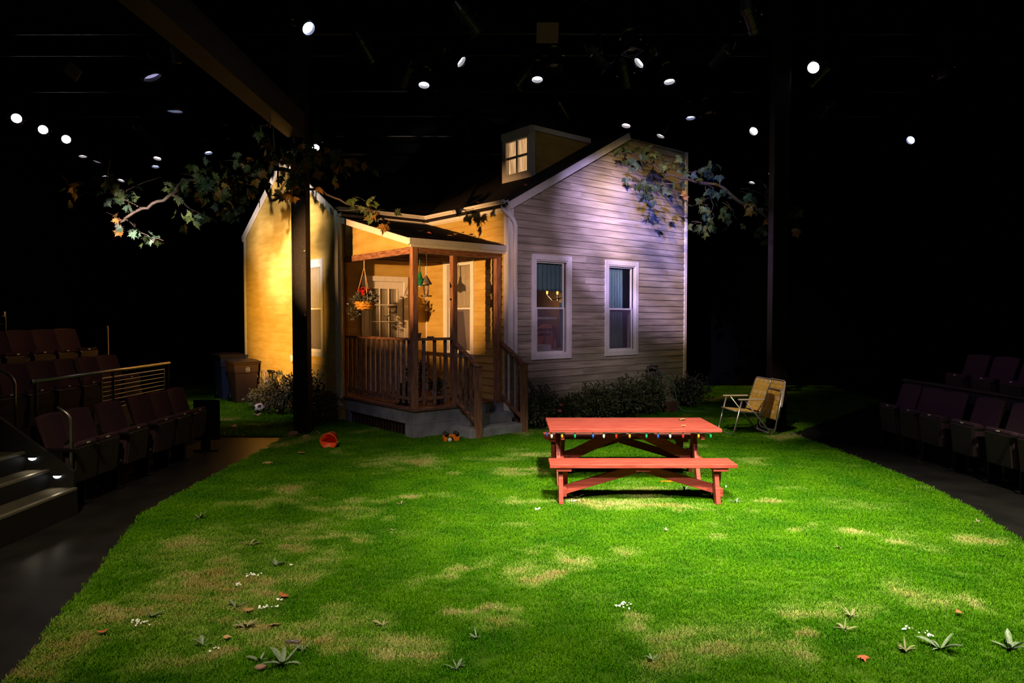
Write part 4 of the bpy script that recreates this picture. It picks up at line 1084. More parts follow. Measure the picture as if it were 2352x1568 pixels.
# ------------------------------------------------------------------ wheeled bins by the wing
def wheeled_bin(u, v, hgt, body, lid, label, logo):
    b = empty('wheeled_bin', hw(u, v, 0.0), HROT); tag(b, label, 'bin', 'wheeled bins beside the wing')
    w0, d0, w1, d1 = .20, .22, .275, .30
    z0, z1 = .03, hgt - .06
    mb = MB()
    rings = [(w0, d0, z0), (w0 + .055 * .75, d0 + .06 * .75, z1 * .74), (w0 + .055 * .75 + .012, d0 + .06 * .75 + .012, z1 * .75), (w1 - .015, d1 - .015, z1 - .045), (w1, d1, z1 - .04), (w1, d1, z1)]
    vv = []; ff = []
    for (a, c, z) in rings: vv += [(-a, -c, z), (a, -c, z), (a, c, z), (-a, c, z)]
    for i in range(len(rings) - 1):
        for j in range(4): ff.append((4 * i + j, 4 * i + (j + 1) % 4, 4 * i + 4 + (j + 1) % 4, 4 * i + 4 + j))
    ff.append((3, 2, 1, 0)); ff.append(tuple(4 * (len(rings) - 1) + j for j in range(4)))
    mb.add(vv, ff).build('bin_body', body, b, bevel=.02)
    mb = MB(); q = [(-w1 - .02, -d1 - .03, z1 + .0), (w1 + .02, -d1 - .03, z1), (w1 + .02, d1 + .04, z1), (-w1 - .02, d1 + .04, z1), (-w1 - .02, -d1 - .03, z1 + .022), (w1 + .02, -d1 - .03, z1 + .022), (w1 * .8, d1 * .1, z1 + .07), (-w1 * .8, d1 * .1, z1 + .07), (w1 + .0, d1 + .04, z1 + .05), (-w1, d1 + .04, z1 + .05)]
    mb.add(q, [(3, 2, 1, 0), (0, 1, 5, 4), (4, 5, 6, 7), (7, 6, 8, 9), (1, 2, 8, 6, 5), (3, 0, 4, 7, 9), (2, 3, 9, 8)]).build('lid', lid, b, bevel=.008)
    MB().tube([(-.2, d1 + .05, z1 + .02), (.2, d1 + .05, z1 + .02)], .016, 10).build('handle', lid, b)
    for s in (-1, 1):
        MB().lathe([(0, -.02), (.09, -.02), (.10, 0), (.09, .02), (0, .02)], 16, c=(s * .22, d0 - .02, .10), mat=Matrix.Rotation(PI / 2, 3, 'Y')).build('wheel', MT['rubber'], b, smooth=True)
    if logo:      # round white print with three little bars, as on the front of the bin
        yy = -(d0 + .06 * .75 + .04) - .006; cz = z1 * .83
        mb = MB()
        ring = [(.052, .044)]
        n = 24; vv = []; ff = []
        for k in range(n + 1):
            a = .6 + 2 * PI * .86 * k / n
            for r_ in (.055, .047): vv.append((.02 + r_ * math.cos(a), yy, cz + r_ * math.sin(a)))
        for k in range(n): ff.append((2 * k, 2 * k + 1, 2 * k + 3, 2 * k + 2))
        mb.add(vv, ff)
        for k in range(3): mb.box(-.010, .055, yy - .001, yy, cz - .022 + k * .020, cz - .012 + k * .020)
        mb.box(.048, .056, yy - .001, yy, cz - .022, cz + .03)
        mb.build('logo_print', MT['print_w'], b)
    return b
wheeled_bin(-.46, 7.22, 1.06, MT['bin_b'], MT['bin_t'], 'tall blue-grey wheeled bin, the one standing behind the brown bin', False)
wheeled_bin(-.42, 6.42, .95, MT['bin_br'], MT['bin_t'], 'brown wheeled bin with a round white mark beside the yellow wing wall', True)

# gas meter on the wing wall
gm = empty('gas_meter', hw(-.30, 5.30, 0.018), HROT); tag(gm, 'grey gas meter with bent pipes against the wing wall behind the bushes', 'gas meter')
MB().lathe([(0, -.06), (.09, -.06), (.11, -.03), (.11, .03), (.09, .06), (0, .06)], 18, c=(0, .0, .46), mat=Matrix.Rotation(PI / 2, 3, 'Y')).build('meter_body', MT['meter'], gm, smooth=True)
MB().tube(rounded([(0, .10, .0), (0, .10, .72), (0, .32, .72), (0, .32, .40)], .08), .022, 10).build('pipe', MT['meter'], gm, smooth=True)
MB().tube(rounded([(.0, -.06, .50), (0, -.06, .70), (0, .02, .70), (0, .02, .5)], .05), .018, 10).build('pipe', MT['meter'], gm, smooth=True)
MB().tube([(0, -.42, .74), (0, -.12, .74)], .03, 10).tube([(0, -.34, .74), (0, -.34, .45)], .014, 8).tube([(0, -.18, .74), (0, -.18, .45)], .014, 8).build('regulator', MT['iron'], gm, smooth=True)
MB().lathe([(0, -.02), (.07, -.02), (.07, .02), (0, .02)], 18, c=(-.02, .34, .38), mat=Matrix.Rotation(PI / 2, 3, 'Y')).build('dial', MT['steel'], gm, smooth=False)
ou = empty('porch_thermometer', hw(UA - .014, 4.40, 1.045), HROT); tag(ou, 'round white gauge on the wing wall just left of the black post', 'gauge')
MB().lathe([(0, 0), (.075, 0), (.08, .012), (.07, .022), (0, .024)], 24, mat=Matrix.Rotation(-PI / 2, 3, 'Y')).build('dial', MT['white_plastic'], ou, smooth=True)

# red bucket on its side
bk = empty('sand_bucket', (-2.577, 9.62, .125), rot=(math.radians(98), math.radians(4), 0)); tag(bk, 'orange-red plastic bucket lying on its side on the lawn', 'bucket')
MB().lathe([(0, -.17), (.080, -.17), (.086, -.165), (.112, .02), (.121, .02), (.121, .032), (.108, .032), (.082, -.160), (0, -.160)], 28).build('bucket_body', MT['orange'], bk, smooth=True)
MB().tube([(.126 * math.cos(t), -.122 * math.sin(t) * .98, .008 - .022 * math.sin(t)) for t in [PI * k / 20 for k in range(21)]], .005, 6).build('bail_handle', MT['white_plastic'], bk, smooth=True)

# football: white ball with dark pentagons
fb = empty('soccer_ball', (-4.836, 13.1, .122)); tag(fb, 'white soccer ball with black patches lying on the grass in front of the bins', 'ball')
import bmesh
bm = bmesh.new(); bmesh.ops.create_icosphere(bm, subdivisions=3, radius=.106)
me = bpy.data.meshes.new('ball_skin'); bm.to_mesh(me); bm.free()
me.polygons.foreach_set('use_smooth', [True] * len(me.polygons)); me.materials.append(MT['ballw'])
o = bpy.data.objects.new('ball_skin', me); COL.objects.link(o); o.parent = fb
g = (1 + 5 ** .5) / 2
ico = [Vector(p).normalized() for p in ((0, 1, g), (0, -1, g), (0, 1, -g), (0, -1, -g), (1, g, 0), (-1, g, 0), (1, -g, 0), (-1, -g, 0), (g, 0, 1), (-g, 0, 1), (g, 0, -1), (-g, 0, -1))]
Rb = Matrix.Rotation(.5, 3, 'X') @ Matrix.Rotation(.6, 3, 'Z')
for d in ico:
    d = Rb @ d; x = d.orthogonal().normalized(); y = d.cross(x)
    mb = MB(); vv = [d * .1085]; k5 = 5
    for rr_ in (.022, .040):
        for k in range(k5):
            a = 2 * PI * k / 5; q = d * .106 + (x * math.cos(a) + y * math.sin(a)) * rr_; vv.append(q.normalized() * .1078)
    ff = [(0, 1 + k, 1 + (k + 1) % 5) for k in range(5)] + [(1 + k, 6 + k, 6 + (k + 1) % 5, 1 + (k + 1) % 5) for k in range(5)]
    mb.add(vv, ff).build('black_patch', MT['rubber'], fb, smooth=True)

# overturned toy truck
tt = empty('toy_truck', (-.905, 10.18, .018), .35); tag(tt, 'small orange toy truck tipped over with its black wheels up, by the porch base', 'toy')
MB().box(-.12, .12, -.05, .05, .075, .10).build('chassis', MT['toy'], tt, bevel=.006)
mb = MB().add([(-.13, -.055, .075), (-.06, -.055, .075), (-.06, .055, .075), (-.13, .055, .075), (-.12, -.05, 0), (-.085, -.05, 0), (-.085, .05, 0), (-.12, .05, 0)], [(0, 1, 2, 3), (7, 6, 5, 4), (0, 4, 5, 1), (1, 5, 6, 2), (2, 6, 7, 3), (3, 7, 4, 0)])
mb.build('cab', MT['toy'], tt, bevel=.006)
mb = MB().add([(.0, -.06, .075), (.12, -.06, .075), (.12, .06, .075), (.0, .06, .075), (.04, -.055, .0), (.10, -.055, .0), (.10, .055, .0), (.04, .055, .0)], [(0, 1, 2, 3), (7, 6, 5, 4), (0, 4, 5, 1), (1, 5, 6, 2), (2, 6, 7, 3), (3, 7, 4, 0)])
mb.build('tipper_bed', MT['toy'], tt, bevel=.006)
MB().lathe([(0, 0), (.03, .0), (.035, .03), (.02, .055), (0, .06)], 12, c=(-.03, -.03, .0)).build('white_load', MT['white_plastic'], tt, smooth=True)
for x in (-.085, .075):
    for y in (-.055, .055):
        MB().lathe([(0, -.014), (.03, -.014), (.034, 0), (.03, .014), (0, .014)], 14, c=(x, y, .112), mat=Matrix.Rotation(PI / 2, 3, 'X')).build('wheel', MT['rubber'], tt, smooth=True)

# hose reel against the front wall
hr = empty('hose_reel', hw(UM + 3.55, VS - .36, .018), HROT); tag(hr, 'grey hose reel cart with green hose standing against the front wall', 'hose reel')
for s in (-1, 1):
    MB().tube(rounded([(s * .17, -.02, 0), (s * .17, .10, .56), (s * .15, .20, .86), (s * .02, .22, .90)], .08), .017, 8).build('side_frame', MT['reel'], hr, smooth=True)
MB().tube([(-.16, .2, .88), (.16, .2, .88)], .017, 8).build('handle_bar', MT['reel'], hr, smooth=True)
mb = MB().add([(-.15, .05, .66), (.15, .05, .66), (.15, .12, .78), (-.15, .12, .78), (-.15, .08, .64), (.15, .08, .64), (.15, .15, .76), (-.15, .15, .76)], [(0, 1, 2, 3), (7, 6, 5, 4), (0, 4, 5, 1), (1, 5, 6, 2), (2, 6, 7, 3), (3, 7, 4, 0)])
mb.build('tray', MT['reel'], hr, bevel=.006)
MB().lathe([(.05, -.10), (.06, -.10), (.06, .10), (.05, .10)], 16, c=(0, .06, .34), mat=Matrix.Rotation(PI / 2, 3, 'Y')).build('drum', MT['reel'], hr, smooth=True)
for s in (-1, 1):
    MB().tube([(.115 * s, .06 + .20 * math.cos(t), .34 + .20 * math.sin(t)) for t in [2 * PI * k / 30 for k in range(31)]], .014, 8, cap=False).build('reel_rim', MT['reelp'], hr, smooth=True)
MB().tube([(-.08 + .16 * (t / (12 * PI)), .06 + .11 * math.cos(t), .34 + .11 * math.sin(t)) for t in [12 * PI * k / 140 for k in range(141)]], .012, 6).build('coiled_hose', MT['hose'], hr, smooth=True)
MB().tube(rounded([(.02, .06, .74), (.18, -.02, .70), (.28, -.10, .52), (.31, -.14, .30), (.30, -.18, .10), (.34, -.30, .014), (.60, -.55, .012), (.8, -.62, .012)], .16, 5), .010, 8).build('loose_hose', MT['hose'], hr, smooth=True)
bk_ = empty('brick_block', hw(UM + 3.72, VS - .50, .018), HROT + .1); tag(bk_, 'dull red brick block on the ground beside the hose reel', 'brick')
MB().box(-.20, .20, -.06, .06, 0, .19).build('block', MT['brick'], bk_, bevel=.008)

# ------------------------------------------------------------------ shrubs
def shrub(name, u, v, rx, ry, h, n, m, label, seed, size=.055, flowers=None):
    s = empty(name, hw(u, v, .016), HROT); tag(s, label, 'shrub')
    o = leaf_cloud(n, rx, ry, h * .5, (0, 0, h * .54), size, seed, shell=.35, floor=.03).build('foliage', MT[m], s, fix=False); o['kind'] = 'stuff'
    r = random.Random(seed); mb = MB()
    for k in range(12):
        a = r.uniform(0, 6.28); q = r.uniform(.3, .95)
        e = (q * rx * math.cos(a), q * ry * math.sin(a), h * r.uniform(.5, 1.02))
        mb.tube([(r.uniform(-.04, .04), r.uniform(-.04, .04), 0), (e[0] * .5, e[1] * .5, e[2] * .6), e], [.009, .006, .003], 5)
    mb.build('stems', MT['bark'], s)
    if flowers:
        for (x, y, z, rr_) in flowers:
            mb = MB(); blossom(mb, (x, y, z), rr_, r, 7, .7); mb.build('flower', MT['flowerp'], s, fix=False)
    return s
shrub('flower_shrub', -.50, 4.95, .36, .38, .40, 1100, 'shrub2', 'grey-leaved shrub with white blossom tips right beside the gas meter', 21)
shrub('leafy_shrub', -.50, 4.05, .48, .55, .72, 2100, 'shrub2', 'broad grey-green shrub left of the black post under the wing wall', 22)
shrub('leafy_shrub', -.45, 3.10, .40, .48, .86, 1700, 'shrub', 'tall dark shrub just right of the black post, below the wing window', 23)
shrub('leafy_shrub', -.50, 2.40, .40, .42, .56, 1500, 'shrub', 'low dark shrub at the wing corner next to the porch base', 24)
shrub('rose_shrub', UM + .34, VS - .42, .30, .26, .66, 1300, 'shrub', 'dark rose shrub with three pink blooms beside the stair rail', 31, flowers=[(.05, -.22, .62, .035), (.28, -.18, .38, .045), (.20, -.24, .30, .04)])
shrub('leafy_shrub', UM + 1.00, VS - .42, .40, .28, .50, 1500, 'shrub', 'low dark shrub under the left front window', 32)
shrub('leafy_shrub', UM + 1.72, VS - .46, .42, .32, .66, 1900, 'shrub', 'bushy shrub below the gap between the two front windows', 33)
shrub('leafy_shrub', UM + 2.42, VS - .46, .42, .32, .72, 1900, 'shrub', 'bushy shrub under the right front window', 34)
shrub('leafy_shrub', UM + 3.02, VS - .50, .36, .30, .74, 1700, 'shrub', 'olive shrub immediately left of the hose reel', 35)
shrub('leafy_shrub', UM + 4.55, VS - .32, .46, .34, .66, 1300, 'shrub2', 'sparse shrub at the far right corner of the house', 36)
st_ = empty('garden_stone', (-3.40, 10.60, .018)); tag(st_, 'pinkish stone at the foot of the left black post', 'stone')
mb = MB().lathe([(0, 0), (.07, .0), (.085, .03), (.06, .07), (0, .085)], 9); mb.v = [(x * 1.1 + .01 * math.sin(9 * y), y * .8, z + .01 * math.sin(20 * x)) for x, y, z in mb.v]
mb.build('stone_body', MT['stone'], st_, smooth=True)

# ------------------------------------------------------------------ weeds, blossoms and fallen leaves on the lawn
def lance(ln, wd, bend, fold=.25):
    mb = MB(); v = []; f = []; n = 6
    for i in range(n + 1):
        t = i / n; w_ = wd * math.sin(PI * min(1, .08 + t * .92)) ** .8 * (1 if t < 1 else 0)
        r = ln * (t - .12 * bend * t * t); z = ln * (.75 * t - bend * t * t) 
        v += [(-w_ / 2, r, z + fold * w_), (0, r, z), (w_ / 2, r, z + fold * w_)]
    for i in range(n):
        a = i * 3; f += [(a, a + 1, a + 4, a + 3), (a + 1, a + 2, a + 5, a + 4)]
    return mb.add(v, f)
LANCE = []
for k, (wd, bd) in enumerate(((.26, .15), (.20, .45), (.34, .3), (.14, .05))):
    me = lance(1.0, wd, bd).mesh('lance_leaf'); me.polygons.foreach_set('use_smooth', [True] * len(me.polygons)); LANCE.append(me)
def lance_mesh(k, m):
    key = 'lance_%d_%s' % (k, m.name)
    if key in bpy.data.meshes: return bpy.data.meshes[key]
    me = LANCE[k].copy(); me.name = key; me.materials.append(m); return me
def weed(x, y, size, n, label, m='weed', seed=0, upright=.5, k=None):
    e = empty('weed', (x, y, .020)); tag(e, label, 'weed', 'weeds in the lawn')
    r = random.Random(seed + 50)
    for i in range(n):
        o = bpy.data.objects.new('leaf', lance_mesh(r.randrange(4) if k is None else k, MT[m])); COL.objects.link(o); o.parent = e
        s = size * r.uniform(.4, .8); o.scale = (s, s, s)
        o.rotation_euler = (r.uniform(-.35, upright - .2), 0, 2 * PI * i / n + r.uniform(-.4, .4))
    return e
WEEDS = [(-2.84, 6.197, .11, 6, 'grey-green weed near the left edge of the lawn, farthest up that side', 'weed'),
 (-2.112, 5.484, .12, 5, 'grey-brown weed with three spread leaves, second weed down the left side', 'weedbrown'),
 (-1.746, 5.012, .12, 8, 'spiky weed above a pair of white blossom patches on the left', 'weed'),
 (-1.753, 4.287, .10, 7, 'small weed in the straw patch between two white blossom patches, lower left', 'weed'),
 (-2.201, 4.143, .09, 7, 'weed just behind the leftmost white blossoms', 'weed'),
 (-1.732, 3.783, .09, 8, 'weed in the lower left with a single white blossom at its right', 'weed'),
 (-1.21, 3.568, .17, 9, 'large pale broad-leaved weed near the bottom edge, left of centre', 'weed'),
 (-1.345, 3.60, .10, 6, 'small weed touching the left of the large pale weed at the bottom edge', 'weed'),
 (-1.154, 3.72, .10, 6, 'dark weed just behind the large pale weed at the bottom edge', 'weed'),
 (0.657, 6.898, .12, 6, 'bright grey weed by the left front leg of the near bench', 'weed'),
 (2.214, 6.736, .12, 7, 'grey weed by the right front leg of the near bench', 'weed'),
 (1.838, 7.247, .13, 8, 'dark weed in the shadow between table and near bench', 'weed'),
 (2.366, 3.733, .16, 7, 'large broad-leaved weed at the lower right below the white blossoms', 'weed'),
 (2.751, 3.733, .15, 9, 'spiky grey weed at the lower right corner of the picture', 'weed'),
 (2.593, 5.401, .08, 7, 'dull brown weed alone on the bright grass right of centre', 'weedbrown'),
 (-0.286, 3.523, .09, 9, 'grey tuft-like weed near the bottom edge, left of the middle', 'weed'),
 (0.745, 3.60, .08, 7, 'small grey weed near the bottom edge, right of the middle', 'weed'),
 (-0.767, 4.025, .09, 5, 'thin forked weed at the left end of the pale patch, lower centre', 'weedbrown'),
 (-0.201, 3.86, .08, 6, 'dim weed on the green between straw patches, lower centre', 'weed'),
 (3.751, 5.204, .07, 5, 'little weed by the right edge of the picture on the lawn', 'weedbrown'),
 (-1.571, 3.997, .11, 12, 'wide dry weed mat left of a curled fallen leaf, lower left', 'weedbrown'),
 (1.325, 5.843, .07, 6, 'small greyish weed in front of the near bench, towards its middle', 'weed'),
 (-1.09, 6.658, .08, 8, 'thin dry weed in the open grass left of the bench', 'weedbrown'),
 (-1.014, 5.843, .07, 5, 'tiny dry weed in the middle of the left half of the lawn', 'weedbrown'),
 (4.168, 6.092, .08, 6, 'dry weed close to the right edge of the lawn', 'weedbrown'),
 (2.076, 4.143, .10, 11, 'dry brown weed mat, the farther of two at the lower right', 'weedbrown'),
 (1.951, 3.969, .10, 10, 'dry brown weed mat, the nearer of two at the lower right', 'weedbrown'),
 (2.16, 3.709, .10, 11, 'flattened dry weed left of the large broad-leaved weed at lower right', 'weedbrown'),
 (-3.02, 10.72, .14, 7, 'weed growing at the right of the left black post', 'weed'),
 (4.42, 10.75, .14, 7, 'weed growing at the foot of the right black post', 'weed')]
for i, wd_ in enumerate(WEEDS):
    x, y, s, n, lb, m = wd_
    weed(x, y, s, n, lb, m, i)
FLW = [(-1.849, 4.793, 9, .05, 'upper patch of white blossoms at left, below the spiky weed'), (-1.858, 4.622, 4, .025, 'tiny knot of white blossoms just under the upper left patch'),
 (-1.55, 4.261, 9, .045, 'white blossoms beside a red leaf, left of centre'), (-1.50, 4.37, 4, .02, 'few white blossoms touching the red leaf'),
 (-2.20, 4.04, 12, .065, 'leftmost row of white blossoms on the lawn'), (-1.615, 4.995, 2, .015, 'single white blossom right of the spiky weed'),
 (-1.645, 3.709, 3, .018, 'single white blossom beside the weed at bottom left'), (0.235, 6.485, 7, .05, 'white blossoms in the dry grass left of the near bench'),
 (0.60, 6.75, 8, .055, 'white blossoms by the grey weed at the bench leg'), (0.71, 4.287, 12, .055, 'white blossoms on the pale patch, lower centre right'),
 (2.31, 3.958, 5, .035, 'white blossoms at lower right, the farther pair'), (2.387, 3.887, 6, .035, 'white blossoms at lower right just above the large weed'),
 (-3.18, 10.62, 4, .04, 'white blossoms by the left black post'), (2.30, 7.35, 2, .015, 'single white blossom right of the table legs')]
for i, (x, y, n, sp, lb) in enumerate(FLW):
    r = random.Random(i + 900); mb = MB()
    for k in range(int(n * 1.5)): blossom(mb, (r.gauss(0, sp * .6), r.gauss(0, sp * .35), r.uniform(.012, .024)), r.uniform(.0055, .0095), r)
    o = mb.build('blossom_patch', MT['flowerw'], None, fix=False); o.location = (x, y, .020); tag(o, lb, 'flowers', 'white blossoms in the lawn')

# maple leaf outline, folded along its midrib
HALF = [(0, -.32), (.015, 0), (.10, -.05), (.30, -.12), (.25, .02), (.50, .04), (.42, .15), (.66, .36), (.45, .34), (.43, .47), (.22, .36), (.27, .62), (.14, .57), (0, .95)]
def maple(fold, curl):
    pts = HALF + [(-x, y) for x, y in reversed(HALF[1:-1])]
    v = [(0, .2, 0)] + [(x, y, fold * abs(x) + curl * (y - .2) ** 2 + curl * x * x) for x, y in pts]
    n = len(pts)
    return MB().add(v, [(0, 1 + i, 1 + (i + 1) % n) for i in range(n)])
MAPLE = [maple(.18, -.25), maple(.05, -.5), maple(.3, .1)]
MAPLE_ME = {}
def maple_mesh(k, m):
    if (k, m) not in MAPLE_ME:
        me = MAPLE[k].mesh('maple_leaf_shape'); me.materials.append(MT[m]); MAPLE_ME[(k, m)] = me
    return MAPLE_ME[(k, m)]
FALL = [(-2.852, 9.162, .13, 'dryleaf', 'fallen leaf in front of the red bucket'), (-3.089, 8.614, .13, 'dryleaf', 'fallen leaf near the left edge of the lawn, nearer than the bucket'),
 (-4.80, 12.85, .15, 'dryleaf', 'fallen leaf right in front of the soccer ball'), (-4.62, 11.45, .13, 'dryleaf', 'fallen leaf on the dim grass between the seats and the black post'),
 (-3.20, 10.52, .16, 'dryleaf', 'fallen leaf at the foot of the left black post'), (-1.495, 4.40, .07, 'redleaf', 'red fallen leaf among white blossoms, left of centre'),
 (-1.62, 4.19, .06, 'dryleaf', 'curled fallen leaf left below the white blossoms'), (-1.406, 4.002, .07, 'dryleaf', 'narrow upright fallen leaf on the straw patch, lower left'),
 (-2.355, 3.887, .06, 'redleaf', 'dark red fallen leaf near the lower left corner'), (-1.632, 3.834, .05, 'dryleaf', 'tiny fallen leaf near the bottom left weed'),
 (1.88, 3.628, .06, 'redleaf', 'red fallen leaf near the bottom edge, right of centre'), (2.758, 4.155, .05, 'redleaf', 'small red fallen leaf on the lawn at right')]
for i, (x, y, s, m, lb) in enumerate(FALL):
    o = bpy.data.objects.new('fallen_leaf', maple_mesh(i % 3, m)); COL.objects.link(o)
    o.location = (x, y, .045); o.scale = (s, s, s); o.rotation_euler = (RND.uniform(-.25, .25), RND.uniform(-.2, .2), RND.uniform(0, 6)); tag(o, lb, 'leaf', 'fallen leaves')
TABLE_LEAF = [(2.02, 7.98, 'dried leaf on the table top, the farther one'), (1.90, 7.52, 'dried leaf on the table top, the nearer one')]
for i, (x, y, lb) in enumerate(TABLE_LEAF):
    o = bpy.data.objects.new('fallen_leaf', maple_mesh(1, 'dryleaf')); COL.objects.link(o); o.location = (x, y, TZ + .020 - i * .003); o.scale = (.11 - i * .05,) * 3; o.rotation_euler = (0, .08, 1 + i); tag(o, lb, 'leaf', 'fallen leaves')
ROOF_LEAF = [(.62, .78, 'pale fallen leaf on the porch roof, left of the red one'), (.72, .60, 'red fallen leaf on the porch roof'), (1.12, .62, 'pale curled leaf on the porch roof towards the house wall'), (1.3, .75, 'small pale leaf on the porch roof nearest the house wall')]
for i, (u, v_, lb) in enumerate(ROOF_LEAF):
    o = bpy.data.objects.new('fallen_leaf', maple_mesh(2 if i != 2 else 1, 'redleaf' if i == 1 else 'dryleaf')); COL.objects.link(o)
    zz = RZ0 + (RZ1 - RZ0) * (v_ + .11) / (VB + .08) + .022; o.location = hw(u, v_, zz); o.scale = (.10,) * 3; o.rotation_euler = (.2, 0, i * 1.3); tag(o, lb, 'leaf', 'fallen leaves')
for i, (u, v_, lb) in enumerate(((2.05, .25, 'red fallen leaf on the main roof near the gutter end'), (2.45, .2, 'brown fallen leaf higher on the main roof by the rake'), (1.95, .9, 'dim fallen leaf low on the main roof behind the gutter'))):
    o = bpy.data.objects.new('fallen_leaf', maple_mesh(0, 'redleaf')); COL.objects.link(o); o.location = hw(u, v_, zr(u) + .02); o.scale = (.11,) * 3; o.rotation_euler = (0, -.5, i + .5); tag(o, lb, 'leaf', 'fallen leaves')
sk = empty('twig', (-1.235, 3.80, .030)); tag(sk, 'thick grey twig lying just behind the large pale weed', 'twig')
MB().tube([(-.04, 0, 0), (0, .004, .004), (.05, -.004, 0)], [.010, .012, .008], 8).build('twig_body', MT['reel'], sk, smooth=True)
pb = empty('pebble', (-1.31, 3.52, .022)); tag(pb, 'reddish pebble left of the large pale weed', 'pebble')
mb = MB().lathe([(0, 0), (.02, .004), (.024, .012), (.014, .022), (0, .024)], 10); mb.v = [(x * 1.5, y, z) for x, y, z in mb.v]; mb.build('pebble_body', MT['stone'], pb, smooth=True)
ys = empty('orange_stake', (1.78, 7.62, .022), .05); tag(ys, 'thin orange strip lying in the grass under the table', 'strip')
MB().bar((-.12, 0, .006), (.14, 0, .008), .02, .012).build('strip_body', MT['toy'], ys)

# ------------------------------------------------------------------ structural posts and beams of the hall
def hall_post(x0, x1, y0, y1, z1, label, strip=True):
    e = empty('steel_post', ((x0 + x1) / 2, (y0 + y1) / 2, 0)); tag(e, label, 'post')
    hx, hy = (x1 - x0) / 2, (y1 - y0) / 2
    MB().box(-hx, hx, -hy, hy, 0, z1).build('post_shaft', MT['postk'], e, bevel=.012)
    if strip: MB().box(-hx - .012, -hx + .02, -hy - .006, -hy + .02, 0, z1).build('edge_strip', MT['postk'], e)
    for z in (.9, 1.9, 2.9, 3.9):
        MB().lathe([(0, 0), (.012, 0), (.008, .008), (0, .009)], 8, c=(hx - .03, -hy, z), mat=Matrix.Rotation(PI / 2, 3, 'X')).build('bolt', MT['steel'], e)
    return e
hall_post(-3.43, -3.21, 10.77, 10.99, 8.6, 'square black post standing in front of the yellow wing')
hall_post(4.28, 4.54, 11.30, 11.54, 8.6, 'square black post behind the lawn chairs on the right', False)
bm_ = empty('ceiling_beam', (-3.36, 5.0, 4.66)); tag(bm_, 'brown overhead beam running back to the left black post', 'beam')
MB().box(-.14, .14, -8.5, 5.77, 0, .34).build('beam_body', MT['beam'], bm_, bevel=.008)
MB().box(-.15, .15, -8.5, 5.77, .34, .36).build('top_flange', MT['beam'], bm_)
for k in range(7):   # hanging chain by the post
    MB().tube([(.05 + (.010 if k % 2 else 0) * math.cos(t), 4.5 + (0 if k % 2 else .010) * math.cos(t), -.02 - k * .028 + .018 * math.sin(t)) for t in [2 * PI * q / 10 for q in range(11)]], .004, 5, cap=False).build('chain_link', MT['steel'], bm_)

# ------------------------------------------------------------------ maple branches hung over the set
def branch(name, label, limbs, clusters, seed, base):
    e = empty(name, base); tag(e, label, 'branch')
    r = random.Random(seed); b = Vector(base)
    for (pts, r0, r1) in limbs:
        P = [at(x, y, Y) - b for x, y, Y in pts]
        Q = []
        for i in range(len(P) - 1):
            for k in range(4):
                t = k / 4; q = P[i].lerp(P[i + 1], t)
                if i + k > 0: q = q + Vector((r.gauss(0, .012), r.gauss(0, .012), r.gauss(0, .012)))
                Q.append(q)
        Q.append(P[-1]); n = len(Q)
        MB().tube(Q, [r0 + (r1 - r0) * i / (n - 1) for i in range(n)], 7).build('limb', MT['bark'], e, smooth=True)
    for (px, py, Y, sx, sy, n, kinds, sz) in clusters:
        for k in range(int(n * 1.5)):
            x = r.gauss(px, sx); y = r.gauss(py, sy); p = at(x, y, Y + r.uniform(-.28, .28)) - b
            if -3.75 < p.x + b.x < -3.0 and p.z + b.z > 4.5: continue        # keep clear of the overhead beam
            m = r.choice(kinds); s = sz * r.uniform(.7, 1.15)
            o = bpy.data.objects.new('maple_leaf', maple_mesh(r.randrange(3), m)); COL.objects.link(o); o.parent = e
            o.location = p; o.scale = (s, s, s)
            # hanging leaves: tip down, face roughly to the hall
            o.rotation_euler = (math.radians(90 + r.gauss(0, 32)), PI + r.gauss(0, .75), r.gauss(0, .8))
            # short leaf stalk to the spray
        q = at(px, py - sy * .8, Y) - b
        for k in range(max(2, n // 6)):
            t = Vector((r.gauss(0, sx), r.gauss(0, 18), r.gauss(0, sy)))/145
            MB().tube([q, q + t * .6 + Vector((0, 0, .02)), q + t * 1.3], [.007, .005, .003], 5).build('twig', MT['bark'], e)
    return e
G, T, Y_ = 'leafg', 'leaft', 'leafy'
